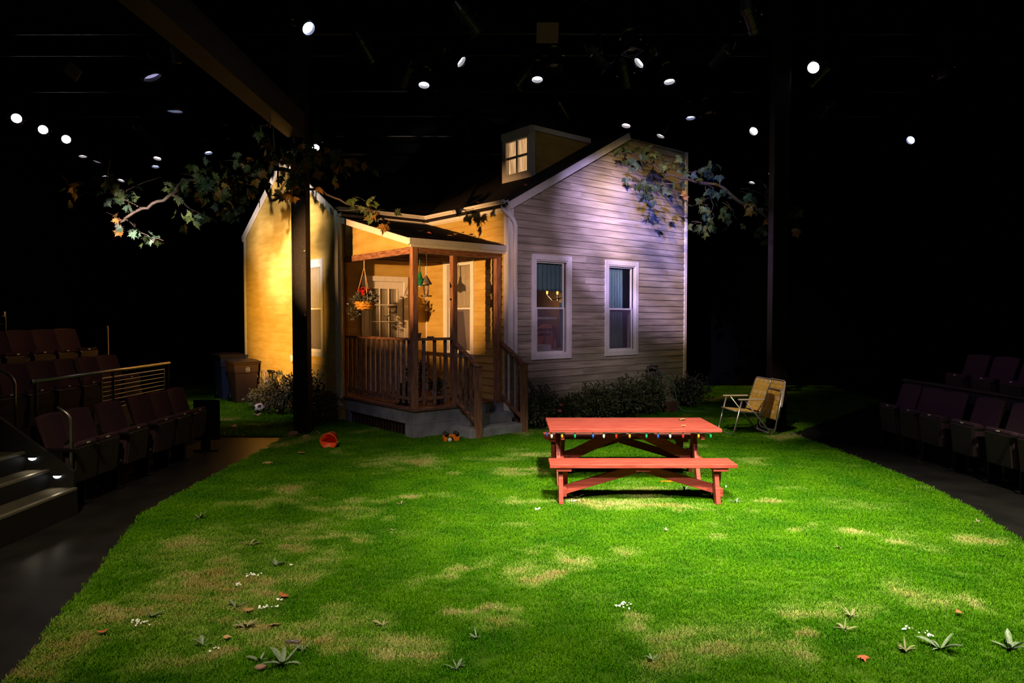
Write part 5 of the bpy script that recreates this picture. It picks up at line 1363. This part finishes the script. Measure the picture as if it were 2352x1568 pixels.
branch('maple_branch', 'long maple branch with green and yellowing leaves hung from the left black post',
  [([(690, 400, 10.6), (640, 385, 10.5), (590, 402, 10.4), (540, 402, 10.3), (480, 418, 10.25), (420, 412, 10.2), (398, 445, 10.2), (350, 470, 10.2), (300, 492, 10.2), (265, 522, 10.2)], .034, .018),
   ([(285, 500, 10.2), (320, 528, 10.1), (362, 556, 10.1)], .010, .004), ([(398, 445, 10.2), (440, 480, 10.2), (500, 512, 10.2)], .016, .005),
   ([(330, 480, 10.2), (260, 445, 10.5), (200, 440, 10.7), (155, 455, 10.8)], .012, .005), ([(690, 432, 10.6), (640, 456, 10.5), (620, 460, 10.45), (606, 412, 10.4), (600, 395, 10.4)], .026, .016),
   ([(690, 428, 10.6), (742, 440, 10.5), (790, 466, 10.4), (830, 478, 10.3), (880, 500, 10.2)], .022, .005), ([(700, 350, 10.6), (760, 365, 10.5), (830, 395, 10.4)], .012, .004),
   ([(640, 430, 10.5), (632, 330, 10.5), (628, 250, 10.5)], .016, .006), ([(540, 402, 10.3), (520, 450, 10.2), (520, 490, 10.1)], .008, .003)],
  [(462, 408, 10.1, 22, 14, 16, [T, T, G], .15), (500, 432, 10.1, 30, 16, 28, [G, Y_, G], .16), (515, 482, 10.1, 22, 14, 9, [T, G], .15), (575, 440, 10.1, 26, 18, 12, [Y_, Y_, G], .16),
   (560, 385, 10.2, 30, 18, 14, [G, Y_], .15), (625, 380, 10.3, 30, 26, 20, [G, Y_], .16), (680, 385, 10.3, 24, 26, 22, [G, G, Y_], .17), (735, 365, 10.4, 30, 22, 16, [G, G, Y_], .16), (800, 385, 10.4, 30, 14, 9, [G, Y_], .15),
   (620, 250, 10.5, 12, 10, 4, [G], .17), (615, 300, 10.5, 16, 14, 5, [G], .17), (815, 460, 10.3, 20, 10, 5, [G], .15), (865, 492, 10.2, 22, 10, 11, [Y_, G, Y_], .16),
   (245, 415, 10.5, 18, 12, 9, [G], .15), (290, 455, 10.3, 28, 22, 16, [G, T], .14), (160, 440, 10.7, 14, 16, 5, [G, Y_], .15), (275, 515, 10.2, 5, 12, 4, [Y_], .14), (315, 530, 10.1, 16, 8, 6, [T], .14), (350, 552, 10.1, 14, 5, 4, [T, G], .14),
   (445, 500, 10.2, 22, 8, 8, [G, T], .14), (395, 430, 10.2, 14, 12, 6, [G], .15), (660, 440, 10.35, 12, 14, 4, [Y_], .15)], 41, (-3.3, 10.75, 3.9))
branch('maple_branch', 'blue-green maple branch crossing the upper right of the house front',
  [([(1800, 520, 11.60), (1745, 485, 11.76), (1700, 462, 11.97), (1650, 425, 12.20), (1577, 412, 12.53), (1530, 400, 12.70), (1490, 372, 12.70), (1440, 352, 12.70), (1405, 350, 12.70)], .036, .010),
   ([(1577, 415, 12.53), (1520, 425, 12.70), (1475, 430, 12.70)], .014, .005), ([(1530, 400, 12.70), (1520, 370, 12.70), (1500, 345, 12.70)], .012, .005), ([(1577, 380, 12.53), (1545, 368, 12.68), (1500, 352, 12.70)], .010, .005),
   ([(1577, 395, 12.53), (1600, 392, 12.42), (1605, 395, 12.40)], .008, .005), ([(1620, 428, 12.33), (1640, 470, 12.24), (1620, 510, 12.33)], .009, .003), ([(1700, 432, 11.97), (1730, 440, 11.83), (1775, 455, 11.62)], .008, .004),
   ([(1660, 465, 12.15), (1680, 480, 12.06), (1692, 505, 12.00)], .006, .003), ([(1775, 460, 11.62), (1772, 510, 11.64), (1775, 540, 11.62)], .007, .003), ([(1815, 470, 11.60), (1828, 500, 11.60), (1832, 530, 11.60)], .005, .003)],
  [(1490, 350, 12.70, 24, 12, 10, [G, T], .15), (1430, 345, 12.70, 18, 8, 5, [G], .14), (1475, 368, 12.70, 12, 8, 4, [T], .15), (1500, 428, 12.70, 26, 10, 14, [T, G], .16), (1545, 375, 12.68, 16, 12, 6, [G], .15), (1572, 445, 12.55, 8, 8, 3, [Y_, G], .15), (1562, 395, 12.60, 6, 6, 2, [G], .14),
   (1622, 398, 12.32, 14, 12, 10, [T], .15), (1640, 440, 12.24, 14, 10, 6, [T], .15), (1610, 470, 12.38, 12, 10, 6, [G], .14), (1626, 485, 12.31, 10, 18, 8, [T, G], .15), (1612, 520, 12.37, 14, 10, 10, [G], .15),
   (1680, 492, 12.06, 12, 12, 7, [G, T], .14), (1725, 455, 11.85, 22, 6, 7, [T], .14), (1755, 430, 11.71, 10, 8, 5, [G], .14), (1728, 478, 11.84, 8, 12, 5, [Y_], .14), (1765, 470, 11.67, 8, 14, 6, [T, G], .14), (1768, 505, 11.65, 6, 8, 3, [Y_], .15), (1750, 540, 11.74, 16, 12, 5, [G], .14),
   (1826, 490, 11.60, 6, 14, 6, [T, G], .15), (1830, 525, 11.60, 4, 6, 3, [Y_, G], .15), (1480, 455, 12.70, 14, 8, 5, [T], .14)], 43, (4.3, 11.55, 3.5))

# ------------------------------------------------------------------ audience seating
def make_seat():
    s = empty('theatre_seat')
    # local +x faces the stage; y across
    n = 8; v = []; f = []
    for i in range(n + 1):
        t = i / n; y = -.235 + .47 * t
        for (x, z) in ((-.16, .44), (-.13, .44), (-.27, .90), (-.32, .90)):
            v.append((x - .03 * (1 - (2 * t - 1) ** 2), y, z + (.012 * (1 - (2 * t - 1) ** 2) if z > .8 else 0)))
    for i in range(n):
        a = i * 4
        for j in range(4): f.append((a + j, a + 4 + j, a + 4 + (j + 1) % 4, a + (j + 1) % 4))
    f += [(0, 1, 2, 3), (n * 4 + 3, n * 4 + 2, n * 4 + 1, n * 4)]
    MB().add(v, f).build('backrest', MT['seat'], s, bevel=.02)
    # tipped-up seat: cushion against the back, underside to the stage
    mb = MB().add([(-.10, -.225, .26), (.02, -.225, .24), (.02, .225, .24), (-.10, .225, .26), (-.06, -.225, .63), (.06, -.225, .65), (.06, .225, .65), (-.06, .225, .63)], [(3, 2, 1, 0), (4, 5, 6, 7), (0, 1, 5, 4), (1, 2, 6, 5), (2, 3, 7, 6), (3, 0, 4, 7)])
    mb.build('seat_cushion', MT['seat'], s, bevel=.03)
    mb = MB().add([(.02, -.19, .25), (.035, -.19, .25), (.035, .19, .25), (.02, .19, .25), (.058, -.20, .60), (.075, -.20, .60), (.075, .20, .60), (.058, .20, .60)], [(3, 2, 1, 0), (4, 5, 6, 7), (0, 1, 5, 4), (1, 2, 6, 5), (2, 3, 7, 6), (3, 0, 4, 7)])
    mb.build('seat_pan', MT['seatpan'], s, bevel=.01)
    MB().box(.052, .066, -.022, .022, .618, .632).build('number_plate', MT['plate'], s)
    for sg in (-1,):
        MB().box(-.20, -.02, sg * .262 - .02, sg * .262 + .02, 0.0, .58).box(-.24, .02, sg * .262 - .03, sg * .262 + .03, 0, .03).build('standard', MT['iron'], s, bevel=.008)
        MB().box(-.22, .12, sg * .262 - .025, sg * .262 + .025, .58, .61).build('armrest', MT['iron'], s, bevel=.01)
    MB().lathe([(0, -.012), (.014, -.012), (.014, .012), (0, .012)], 10, c=(-.02, -.235, .30), mat=Matrix.Rotation(PI / 2, 3, 'X')).build('hinge_bolt', MT['plate'], s)
    return s
proto = make_seat(); used = False
def put_seat(x, y, z, rz, label, group):
    global used
    o = proto if not used else copy_tree(proto)
    used = True
    o.location = (x, y, z); o.rotation_euler = (0, 0, rz); tag(o, label, 'theatre seat', group)
ORD = ['first', 'second', 'third', 'fourth', 'fifth', 'sixth', 'seventh', 'eighth']
for i, y in enumerate((9.216, 8.785, 8.318, 7.703, 7.118, 6.79)):
    put_seat(-4.25, y - .03, 0, 0, 'dark plum theatre seat in the left front row, %s from the end by the bins' % ORD[i], 'front row seats on the left')
for i, y in enumerate((9.148, 8.696, 8.313, 7.859, 7.40, 6.95)):
    put_seat(-5.12, y - .03, .45, 0, 'dark plum theatre seat in the second row on the left, %s from its far end' % ORD[i], 'second row seats on the left')
for i, y in enumerate((9.70, 9.239, 8.78, 8.305, 7.83)):
    put_seat(-6.02, y - .03, .79, 0, 'dark plum theatre seat in the third row on the left, %s from its far end' % ORD[i], 'third row seats on the left')
for i, y in enumerate((9.0, 8.5)):
    put_seat(-6.95, y, 1.14, 0, 'dark plum theatre seat in the topmost row on the left, %s from its far end' % ORD[i], 'fourth row seats on the left')
for i, y in enumerate((9.593, 9.083, 8.624, 7.999, 7.399, 6.90)):
    put_seat(5.34, y + .03, 0, PI, 'dark plum theatre seat in the right front row, %s from its far end' % ORD[i], 'front row seats on the right')
for i, y in enumerate((9.72, 9.17, 8.62, 8.07)):
    put_seat(6.34, y, .42, PI, 'dark plum theatre seat, raised second row at right, %s from its far end' % ORD[i], 'second row seats on the right')
# end panel of the left front row
ep = empty('row_end_panel', (-4.22, 9.50, 0)); tag(ep, 'black end panel closing the left front row beside the lawn', 'panel')
MB().box(-.20, .16, -.02, .02, .16, .72).build('panel_board', MT['iron'], ep, bevel=.01)
MB().box(-.10, .02, -.02, .02, 0, .16).box(-.20, .12, -.03, .03, 0, .025).build('panel_foot', MT['iron'], ep)

# risers under the rows
def riser_block(nm, x0, x1, y0, y1, z): struct(MB().box(x0, x1, y0, y1, 0, z).build(nm, MT['riser'], bevel=.006))
riser_block('riser_platform', -5.62, -4.70, 6.75, 10.4, .45)
riser_block('riser_platform', -6.54, -5.62, 6.75, 10.4, .79)
riser_block('riser_platform', -9.5, -6.54, 6.75, 10.4, 1.14)
riser_block('riser_platform', 5.85, 9.5, 5.0, 10.3, .42)
# aisle steps with metal nosings
STEPS = [(-4.12, .25), (-4.38, .42), (-4.60, .59), (-4.85, .76), (-5.10, .93), (-5.35, 1.10)]
for i, (x, z) in enumerate(STEPS):
    o = MB().box(-9.5 if i == 5 else STEPS[i + 1][0], x, 3.5, 6.44, 0, z).build('aisle_step', MT['carpet']); struct(o)
    MB().box(x - .002, x + .012, 3.5, 6.44, 0.0 if i == 0 else z - .17, z - .022).build('riser_face', MT['riser'], o)
    MB().box(x - .03, x + .014, 3.5, 6.44, z - .022, z + .004).build('nosing', MT['nosing'], o, bevel=.004)
sw = MB().prism([(-4.14, 6.44, 0), (-4.14, 6.44, .40), (-5.3, 6.44, 1.26), (-9.5, 6.44, 1.26), (-9.5, 6.44, 0)], (0, .035, 0)).build('aisle_side_wall', MT['riser']); struct(sw)
for i, (x, z) in enumerate(((-4.29, .36), (-4.52, .53))):
    s = empty('step_light', (x, 6.436, z)); tag(s, ('lower' if i == 0 else 'upper') + ' glowing half-round step light beside the aisle steps on the left', 'step light', 'step lights')
    mb = MB(); n = 10
    pts = [(.036 * math.cos(PI + PI * k / n), -.012, .026 * math.sin(PI + PI * k / n) + .006) for k in range(n + 1)]
    mb.prism(pts, (0, .012, 0)).build('lens', MT['steplens'], s)
    MB().box(-.045, .045, -.03, 0, .008, .022).build('hood', MT['iron'], s, bevel=.004)
    ld = bpy.data.lights.new('step_lamp', 'SPOT'); ld.energy = 0.55; ld.color = (1.0, .82, .52); ld.spot_size = math.radians(95); ld.spot_blend = .6; ld.shadow_soft_size = .02
    lo_ = bpy.data.objects.new('step_lamp', ld); COL.objects.link(lo_); lo_.parent = s; lo_.location = (0, -.035, -.005); lo_.rotation_euler = Vector((.25, -.45, -.85)).to_track_quat('-Z', 'Y').to_euler()

# guard rail with horizontal bars in front of the second row
gr = empty('guard_rail', (-4.66, 8.2, .0)); tag(gr, 'steel guard rail with thin horizontal bars between the left front row and second row', 'railing')
MB().tube([(0, -1.55, 1.235), (0, 1.12, 1.24)], .021, 10).build('top_rail', MT['steel'], gr, smooth=True)
for k in range(8):
    z = .80 + k * .052
    MB().tube([(0, -.42, z), (0, .98, z)], .0055 if 0 < k < 7 else .010, 6).build('bar', MT['steel'], gr)
for y in (-.42, .98): MB().tube([(0, y, .80), (0, y, 1.165)], .010, 6).build('panel_upright', MT['steel'], gr)
for y in (-1.5, -.20, 1.08): MB().tube([(0, y, .45), (0, y, 1.235)], .017, 8).build('upright', MT['iron'], gr)
def handrail(x, y, z0, z1, label, reach=.3):
    e = empty('aisle_handrail', (x, y, z0)); tag(e, label, 'handrail')
    MB().tube(rounded([(0, 0, 0), (0, 0, z1 - z0), (-reach, 0, z1 - z0 + reach * .62)], .08), .014, 8).build('rail_tube', MT['steel'], e, smooth=True)
    MB().lathe([(0, 0), (.04, 0), (.04, .008), (0, .008)], 12).build('base_plate', MT['iron'], e)
handrail(-4.20, 6.50, .0, .93, 'bent steel handrail post at the near end of the left front row', .12)
handrail(-4.95, 6.82, .45, 1.25, 'steel handrail post on the riser beside the aisle steps', .4)
handrail(-5.75, 6.80, .79, 1.62, 'steel handrail post farther up the left aisle', .5)
ts = empty('tall_rail_post', (-5.80, 9.85, .79)); tag(ts, 'thin upright steel rod behind the left seats', 'rod')
MB().tube([(0, 0, 0), (0, 0, .95)], .011, 6).build('rod', MT['steel'], ts); MB().lathe([(0, 0), (.03, 0), (.03, .01), (0, .01)], 10).build('rod_base', MT['iron'], ts)
lr = empty('upper_ladder_rail', (-7.3, 9.6, 1.14)); tag(lr, 'small rail of short bars at the top of the left seating', 'railing')
for k in range(5): MB().tube([(0, 0, .30 + k * .11), (.22, 0, .30 + k * .11)], .007, 6).build('bar', MT['steel'], lr)
MB().tube([(0, 0, 0), (0, 0, .85)], .012, 6).build('upright', MT['iron'], lr); MB().tube([(.22, 0, 0), (.22, 0, .80)], .012, 6).build('upright', MT['iron'], lr)
# low wall in front of the raised right row
lw = empty('front_ledge', (5.86, 8.1, .42)); tag(lw, 'low dark ledge in front of the raised right seats', 'ledge')
MB().box(-.02, .02, -3.0, 2.1, 0, .50).build('ledge_wall', MT['riser'], lw); MB().box(-.05, .05, -3.0, 2.1, .50, .53).build('ledge_cap', MT['seatpan'], lw, bevel=.006)

# ------------------------------------------------------------------ lighting grid
def grid_pipe(a, b, label):
    e = empty('grid_pipe', a); tag(e, label, 'pipe', 'lighting grid pipes')
    a, b = Vector(a), Vector(b)
    MB().tube([(0, 0, 0), b - a], .024, 10).build('pipe_tube', MT['iron'], e, smooth=True)
    n = int((b - a).length / 4)
    for k in range(n + 1):
        p = (b - a) * ((k + .5) / (n + 1)); MB().tube([p, p + Vector((0, 0, 8.58 - a.z))], .006, 5).build('hanger', MT['iron'], e)
for i, y in enumerate((3.0, 5.6, 8.4, 9.75, 11.1, 12.0, 13.9, 15.6, 17.3, 19.2)):
    grid_pipe((-12.6, y, 6.38), (12.6, y, 6.38), '%s cross pipe of the lighting grid counting from the viewer' % (ORD + ['ninth', 'tenth'])[i])

def fixture(lens_at, aim, lensmat, label, kind='ellipsoidal', r=.085, group='stage lights in the grid'):
    """theatre lantern: barrel, lens, cap, yoke, clamp; lens_at is the lens centre, aim the beam direction"""
    aim = Vector(aim).normalized(); base = Vector(lens_at)
    e = empty('stage_light', base); tag(e, label, 'stage light', group)
    M3 = (-aim).to_track_quat('Z', 'Y').to_matrix()        # local +z points backwards along the barrel
    if kind == 'flood':
        prof = [(r * 1.12, -.035), (r * 1.16, -.03), (r * 1.16, .0), (r * 1.05, .06), (r * .8, .14), (r * .4, .18), (0, .185)]
    else:
        prof = [(r * 1.06, -.05), (r * 1.10, -.045), (r * 1.10, .02), (r * 1.02, .03), (r * 1.0, .24), (r * 1.25, .26), (r * 1.25, .34), (r * .95, .40), (r * .7, .46), (0, .47)]
    inner = [(r * .98, .015), (r * .99, -.05), (r * 1.06, -.05)]
    MB().lathe(inner + prof, 20, mat=M3).build('barrel', MT['fixture'], e, smooth=False, fix=False)
    MB().lathe([(0, -.012), (r * .55, -.008), (r * .97, .004), (r * .97, .012), (0, .012)], 20, mat=M3).build('lens', MT[lensmat], e, smooth=True)
    # colour frame holder
    fm = MB()
    for a in range(4):
        q = [Vector((r * 1.2 * sx, r * 1.2 * sy, -.055)) for sx, sy in ((-1, -1), (1, -1), (1, 1), (-1, 1))]
        fm.bar(M3 @ q[a], M3 @ q[(a + 1) % 4], .012, .012)
    fm.build('gel_frame', MT['iron'], e)
    back = M3 @ Vector((0, 0, .16 if kind != 'flood' else .05))
    side = aim.cross(Vector((0, 0, 1)))
    side = side.normalized() if side.length > .2 else Vector((1, 0, 0))
    top = back + Vector((0, 0, max(.18, r * 1.9)))
    w_ = r * 1.45
    MB().bar(back + side * w_, top + side * w_, .03, .006, side).bar(back - side * w_, top - side * w_, .03, .006, side).bar(top - side * w_, top + side * w_, .03, .006).build('yoke', MT['iron'], e)
    for s in (-1, 1): MB().lathe([(0, -.012), (.02, -.012), (.02, .012), (0, .012)], 10, c=back + side * (w_ + .01) * s, mat=side.to_track_quat('Z', 'Y').to_matrix()).build('tilt_knob', MT['steel'], e)
    zt = 8.598 - base.z; zc = max(6.36 - base.z, top.z + .06)
    MB().tube([top, (top.x, top.y, zt)], .011, 6).box(top.x - .03, top.x + .03, top.y - .02, top.y + .02, zc - .05, zc + .02).build('clamp', MT['iron'], e)
    return e
# lit lanterns seen in the photograph: x, y of the lens in the hall, aim, lens, place in words
LIT = [((-2.856, 9.71), (.62, -.45, -.62), 'lens_b', 'lit blue-white stage light high above the left black post, topmost in the picture', 'e'),
 ((-1.515, 11.978), (0, -.30, -.95), 'lens', 'lit stage light above the left part of the porch, with a round glowing lens', 'e'),
 ((-.828, 10.938), (.75, -.15, -.66), 'lens', 'lit slanting stage light over the porch, right of the round glowing one', 'e'),
 ((.425, 11.70), (0, -.25, -.97), 'lens', 'lit stage light directly above the dormer', 'e'),
 ((2.032, 10.975), (-.70, -.12, -.70), 'lens', 'lit slanting stage light above the peak of the front wall', 'e'),
 ((2.668, 11.805), (.05, -.20, -.97), 'lens', 'lit stage light above the right half of the front wall, larger of two there', 'e'),
 ((3.579, 13.916), (0, -.16, -.98), 'lens_b', 'lit bluish stage light just above the right corner of the house', 'e'),
 ((2.388, 14.472), (-.2, -.2, -.95), 'lens_p', 'small lit stage light right above the roof peak', 'e'),
 ((4.872, 11.219), (-.55, -.62, -.55), 'lens', 'bright oval stage light high to the right of the house', 'e'),
 ((7.197, 11.555), (.45, .12, -.88), 'lens_dim', 'thin bluish sliver of a stage light far right, seen edge on', 'f'),
 ((9.067, 15.73), (-.75, -.40, -.50), 'lens_b', 'small blue stage light farthest to the right', 'e'),
 ((-10.063, 14.096), (.55, -.80, -.12), 'lens_p', 'large round lit stage light farthest left', 'e'), ((-10.097, 14.936), (.52, -.80, -.12), 'lens_p', 'round lit stage light, second from the far left', 'e'),
 ((-10.114, 15.73), (.50, -.82, -.12), 'lens_p', 'round lit stage light, third from the far left', 'e'), ((-10.647, 17.184), (.1, -.12, -.98), 'lens_p', 'flat oval lit stage light, first after the three round ones at left', 'e'),
 ((-10.62, 17.747), (-.2, -.15, -.96), 'lens_p', 'flat oval lit stage light, second after the three round ones at left', 'e'), ((-8.909, 17.414), (0, -.30, -.95), 'lens_p', 'upper of two lit stage lights one above the other at left', 'e'),
 ((-9.448, 18.348), (.1, -.18, -.97), 'lens_b', 'lower of two lit stage lights one above the other at left', 'e'), ((-11.518, 19.624), (.1, -.12, -.98), 'lens_p', 'lowest lit stage light but one at far left', 'e'), ((-11.385, 20.174), (-.1, -.30, -.95), 'lens_p', 'lowest lit stage light at far left', 'e'),
 ((-7.38, 16.828), (.25, -.12, -.96), 'lens_b', 'lit stage light above the left maple branch', 'e'), ((-4.636, 16.362), (.1, -.62, -.75), 'lens_p', 'lit stage light glowing above the leaves right of the left black post', 'e'),
 ((-6.531, 13.457), (0, .08, -.99), 'lens_b', 'blue lit stage light seen edge on, left of the beam', 'f'), ((-6.018, 11.596), (.40, .10, -.90), 'lens_dim', 'dim violet stage light seen edge on, left of the beam', 'f'),
 ((5.234, 14.97), (-.6, -.5, -.6), 'lens_p', 'tiny lit stage light to the right of the house peak', 'e'), ((7.182, 19.161), (.0, -.10, -.99), 'lens_p', 'small lit stage light low beside the right post', 'e'), ((7.118, 20.492), (-.3, -.10, -.95), 'lens_p', 'lowest small lit stage light beside the right post', 'e'),
 ((3.292, 15.286), (-.4, -.05, -.9), 'lens_p', 'thin lit stage light just above the right roof edge', 'e')]
for (xy, aim, lm, lb, k) in LIT:
    fixture((xy[0], xy[1], 5.9), aim, lm, lb, 'flood' if k == 'f' else 'ellipsoidal', .14 if k == 'f' else .092)
UNLIT = [((-7.008, 17.893), (0, -.35, -.94), 'dull unlit stage light with a tan lens above the left branch'), ((1.802, 10.484), (.1, -.15, -.98), 'dull unlit stage light high above the house peak'),
 ((.668, 11.124), (0, -.2, -.97), 'dull unlit stage light above and left of the house peak'), ((3.87, 13.654), (.1, -.3, -.95), 'dull unlit stage light right of the bluish lit one'), ((5.958, 17.65), (.1, -.3, -.94), 'dull unlit stage light above the right branch'),
 ((-2.2, 10.9), (.4, .6, -.7), 'unlit stage light over the wing roof, nearer'), ((-1.9, 12.0), (-.5, .5, -.7), 'unlit stage light over the wing roof, farther'), ((-.5, 9.75), (.6, .5, -.6), 'unlit stage light in the grid over the porch steps'), ((.1, 12.0), (-.6, .3, -.7), 'unlit stage light left of the one over the dormer'),
 ((1.1, 13.9), (.5, .4, -.7), 'unlit stage light behind the dormer'), ((1.5, 11.1), (.7, .1, -.7), 'unlit stage light over the roof peak tilted right'), ((3.2, 11.1), (-.6, .4, -.7), 'unlit stage light over the front wall tilted left'), ((3.4, 9.75), (.5, .5, -.7), 'unlit stage light in front of the right half of the house'),
 ((5.2, 12.0), (-.5, .6, -.6), 'unlit stage light behind the bright oval one at right'), ((-4.6, 11.1), (.6, .5, -.6), 'unlit stage light over the left lawn, nearer'), ((-4.9, 13.9), (.3, .6, -.7), 'unlit stage light over the left lawn, farther'), ((-6.4, 15.6), (.2, -.1, -1), 'unlit stage light left of the violet one'), ((-8.2, 15.6), (.5, .2, -.8), 'unlit stage light between the round lit ones and the branch'),
 ((-1.0, 15.6), (.2, .5, -.8), 'unlit stage light far back over the roof valley'), ((2.0, 12.0), (.3, .5, -.8), 'unlit stage light over the ridge of the house'), ((6.2, 13.9), (-.6, .4, -.7), 'unlit stage light far right of the house'), ((-3.9, 8.4), (.5, .7, -.5), 'unlit stage light close over the beam')]
for (xy, aim, lb) in UNLIT:
    fixture((xy[0], xy[1], 5.9), aim, 'gel', lb, 'ellipsoidal', .10)
# the lanterns that carry the lamps listed at the top
WORDS = {'lamp_lawn_centre': 'over the middle of the lawn', 'lamp_lawn_right': 'over the right of the lawn', 'lamp_lawn_near': 'over the near edge of the lawn', 'lamp_lawn_left': 'over the left of the lawn', 'lamp_table': 'aimed at the picnic table',
 'lamp_wall_lavender': 'casting lavender on the front wall', 'lamp_wall_lavender_low': 'casting lavender on the front windows', 'lamp_wall_amber': 'casting amber on the right of the front wall', 'lamp_wall_blue': 'casting blue on the front wall',
 'lamp_porch_amber': 'on the low side boom throwing amber into the porch', 'lamp_gable_amber': 'throwing amber on the wing gable', 'lamp_gable_warm': 'making the hot spot on the wing gable', 'lamp_leaf_left': 'picking out the left leaves', 'lamp_leaf_right': 'picking out the right leaves',
 'lamp_chairs': 'aimed at the lawn chairs', 'lamp_porch_fill': 'added as fill on the porch front', 'lamp_dormer': 'aimed at the dormer', 'lamp_shrub_fill': 'added to brighten the shrubs under the front windows', 'lamp_bins': 'aimed at the wheeled bins', 'lamp_seat_fill_left': 'added to bring up the left seats', 'lamp_seat_fill_right': 'added to bring up the right seats'}
for (nm, loc, tgt, *_r) in STAGE_LAMPS:
    d = (Vector(tgt) - Vector(loc)).normalized()
    fixture(Vector(loc) - d * .08, d, 'lens', 'stage light ' + WORDS[nm], 'ellipsoidal', .092)
# cards in the grid standing in for unlit gel frames that catch light
for (x, y, z, sx, sz, lb) in ((.52, 10.2, 6.02, .16, .14, 'dull square card standing in for an unlit gel frame above the house'), (-6.95, 11.0, 5.75, .11, .11, 'small brown diamond-shaped card for an unlit gel frame, high at far left')):
    c = empty('gel_frame_card', (x, y, z)); tag(c, lb, 'card')
    q = Matrix.Rotation(math.radians(28), 3, 'X') @ Matrix.Rotation(PI / 4 if sx == .11 else 0, 3, 'Y')
    cs_ = [q @ Vector((a * sx, 0, b * sz)) for a, b in ((-1, -1), (1, -1), (1, 1), (-1, 1))]
    MB().prism(cs_, q @ Vector((0, .012, 0))).build('card_sheet', MT['gelcard'], c)
    for p in (cs_[2], cs_[3]): MB().tube([p, (p.x, p.y, 8.6 - z)], .003, 5).build('card_wire', MT['iron'], c)
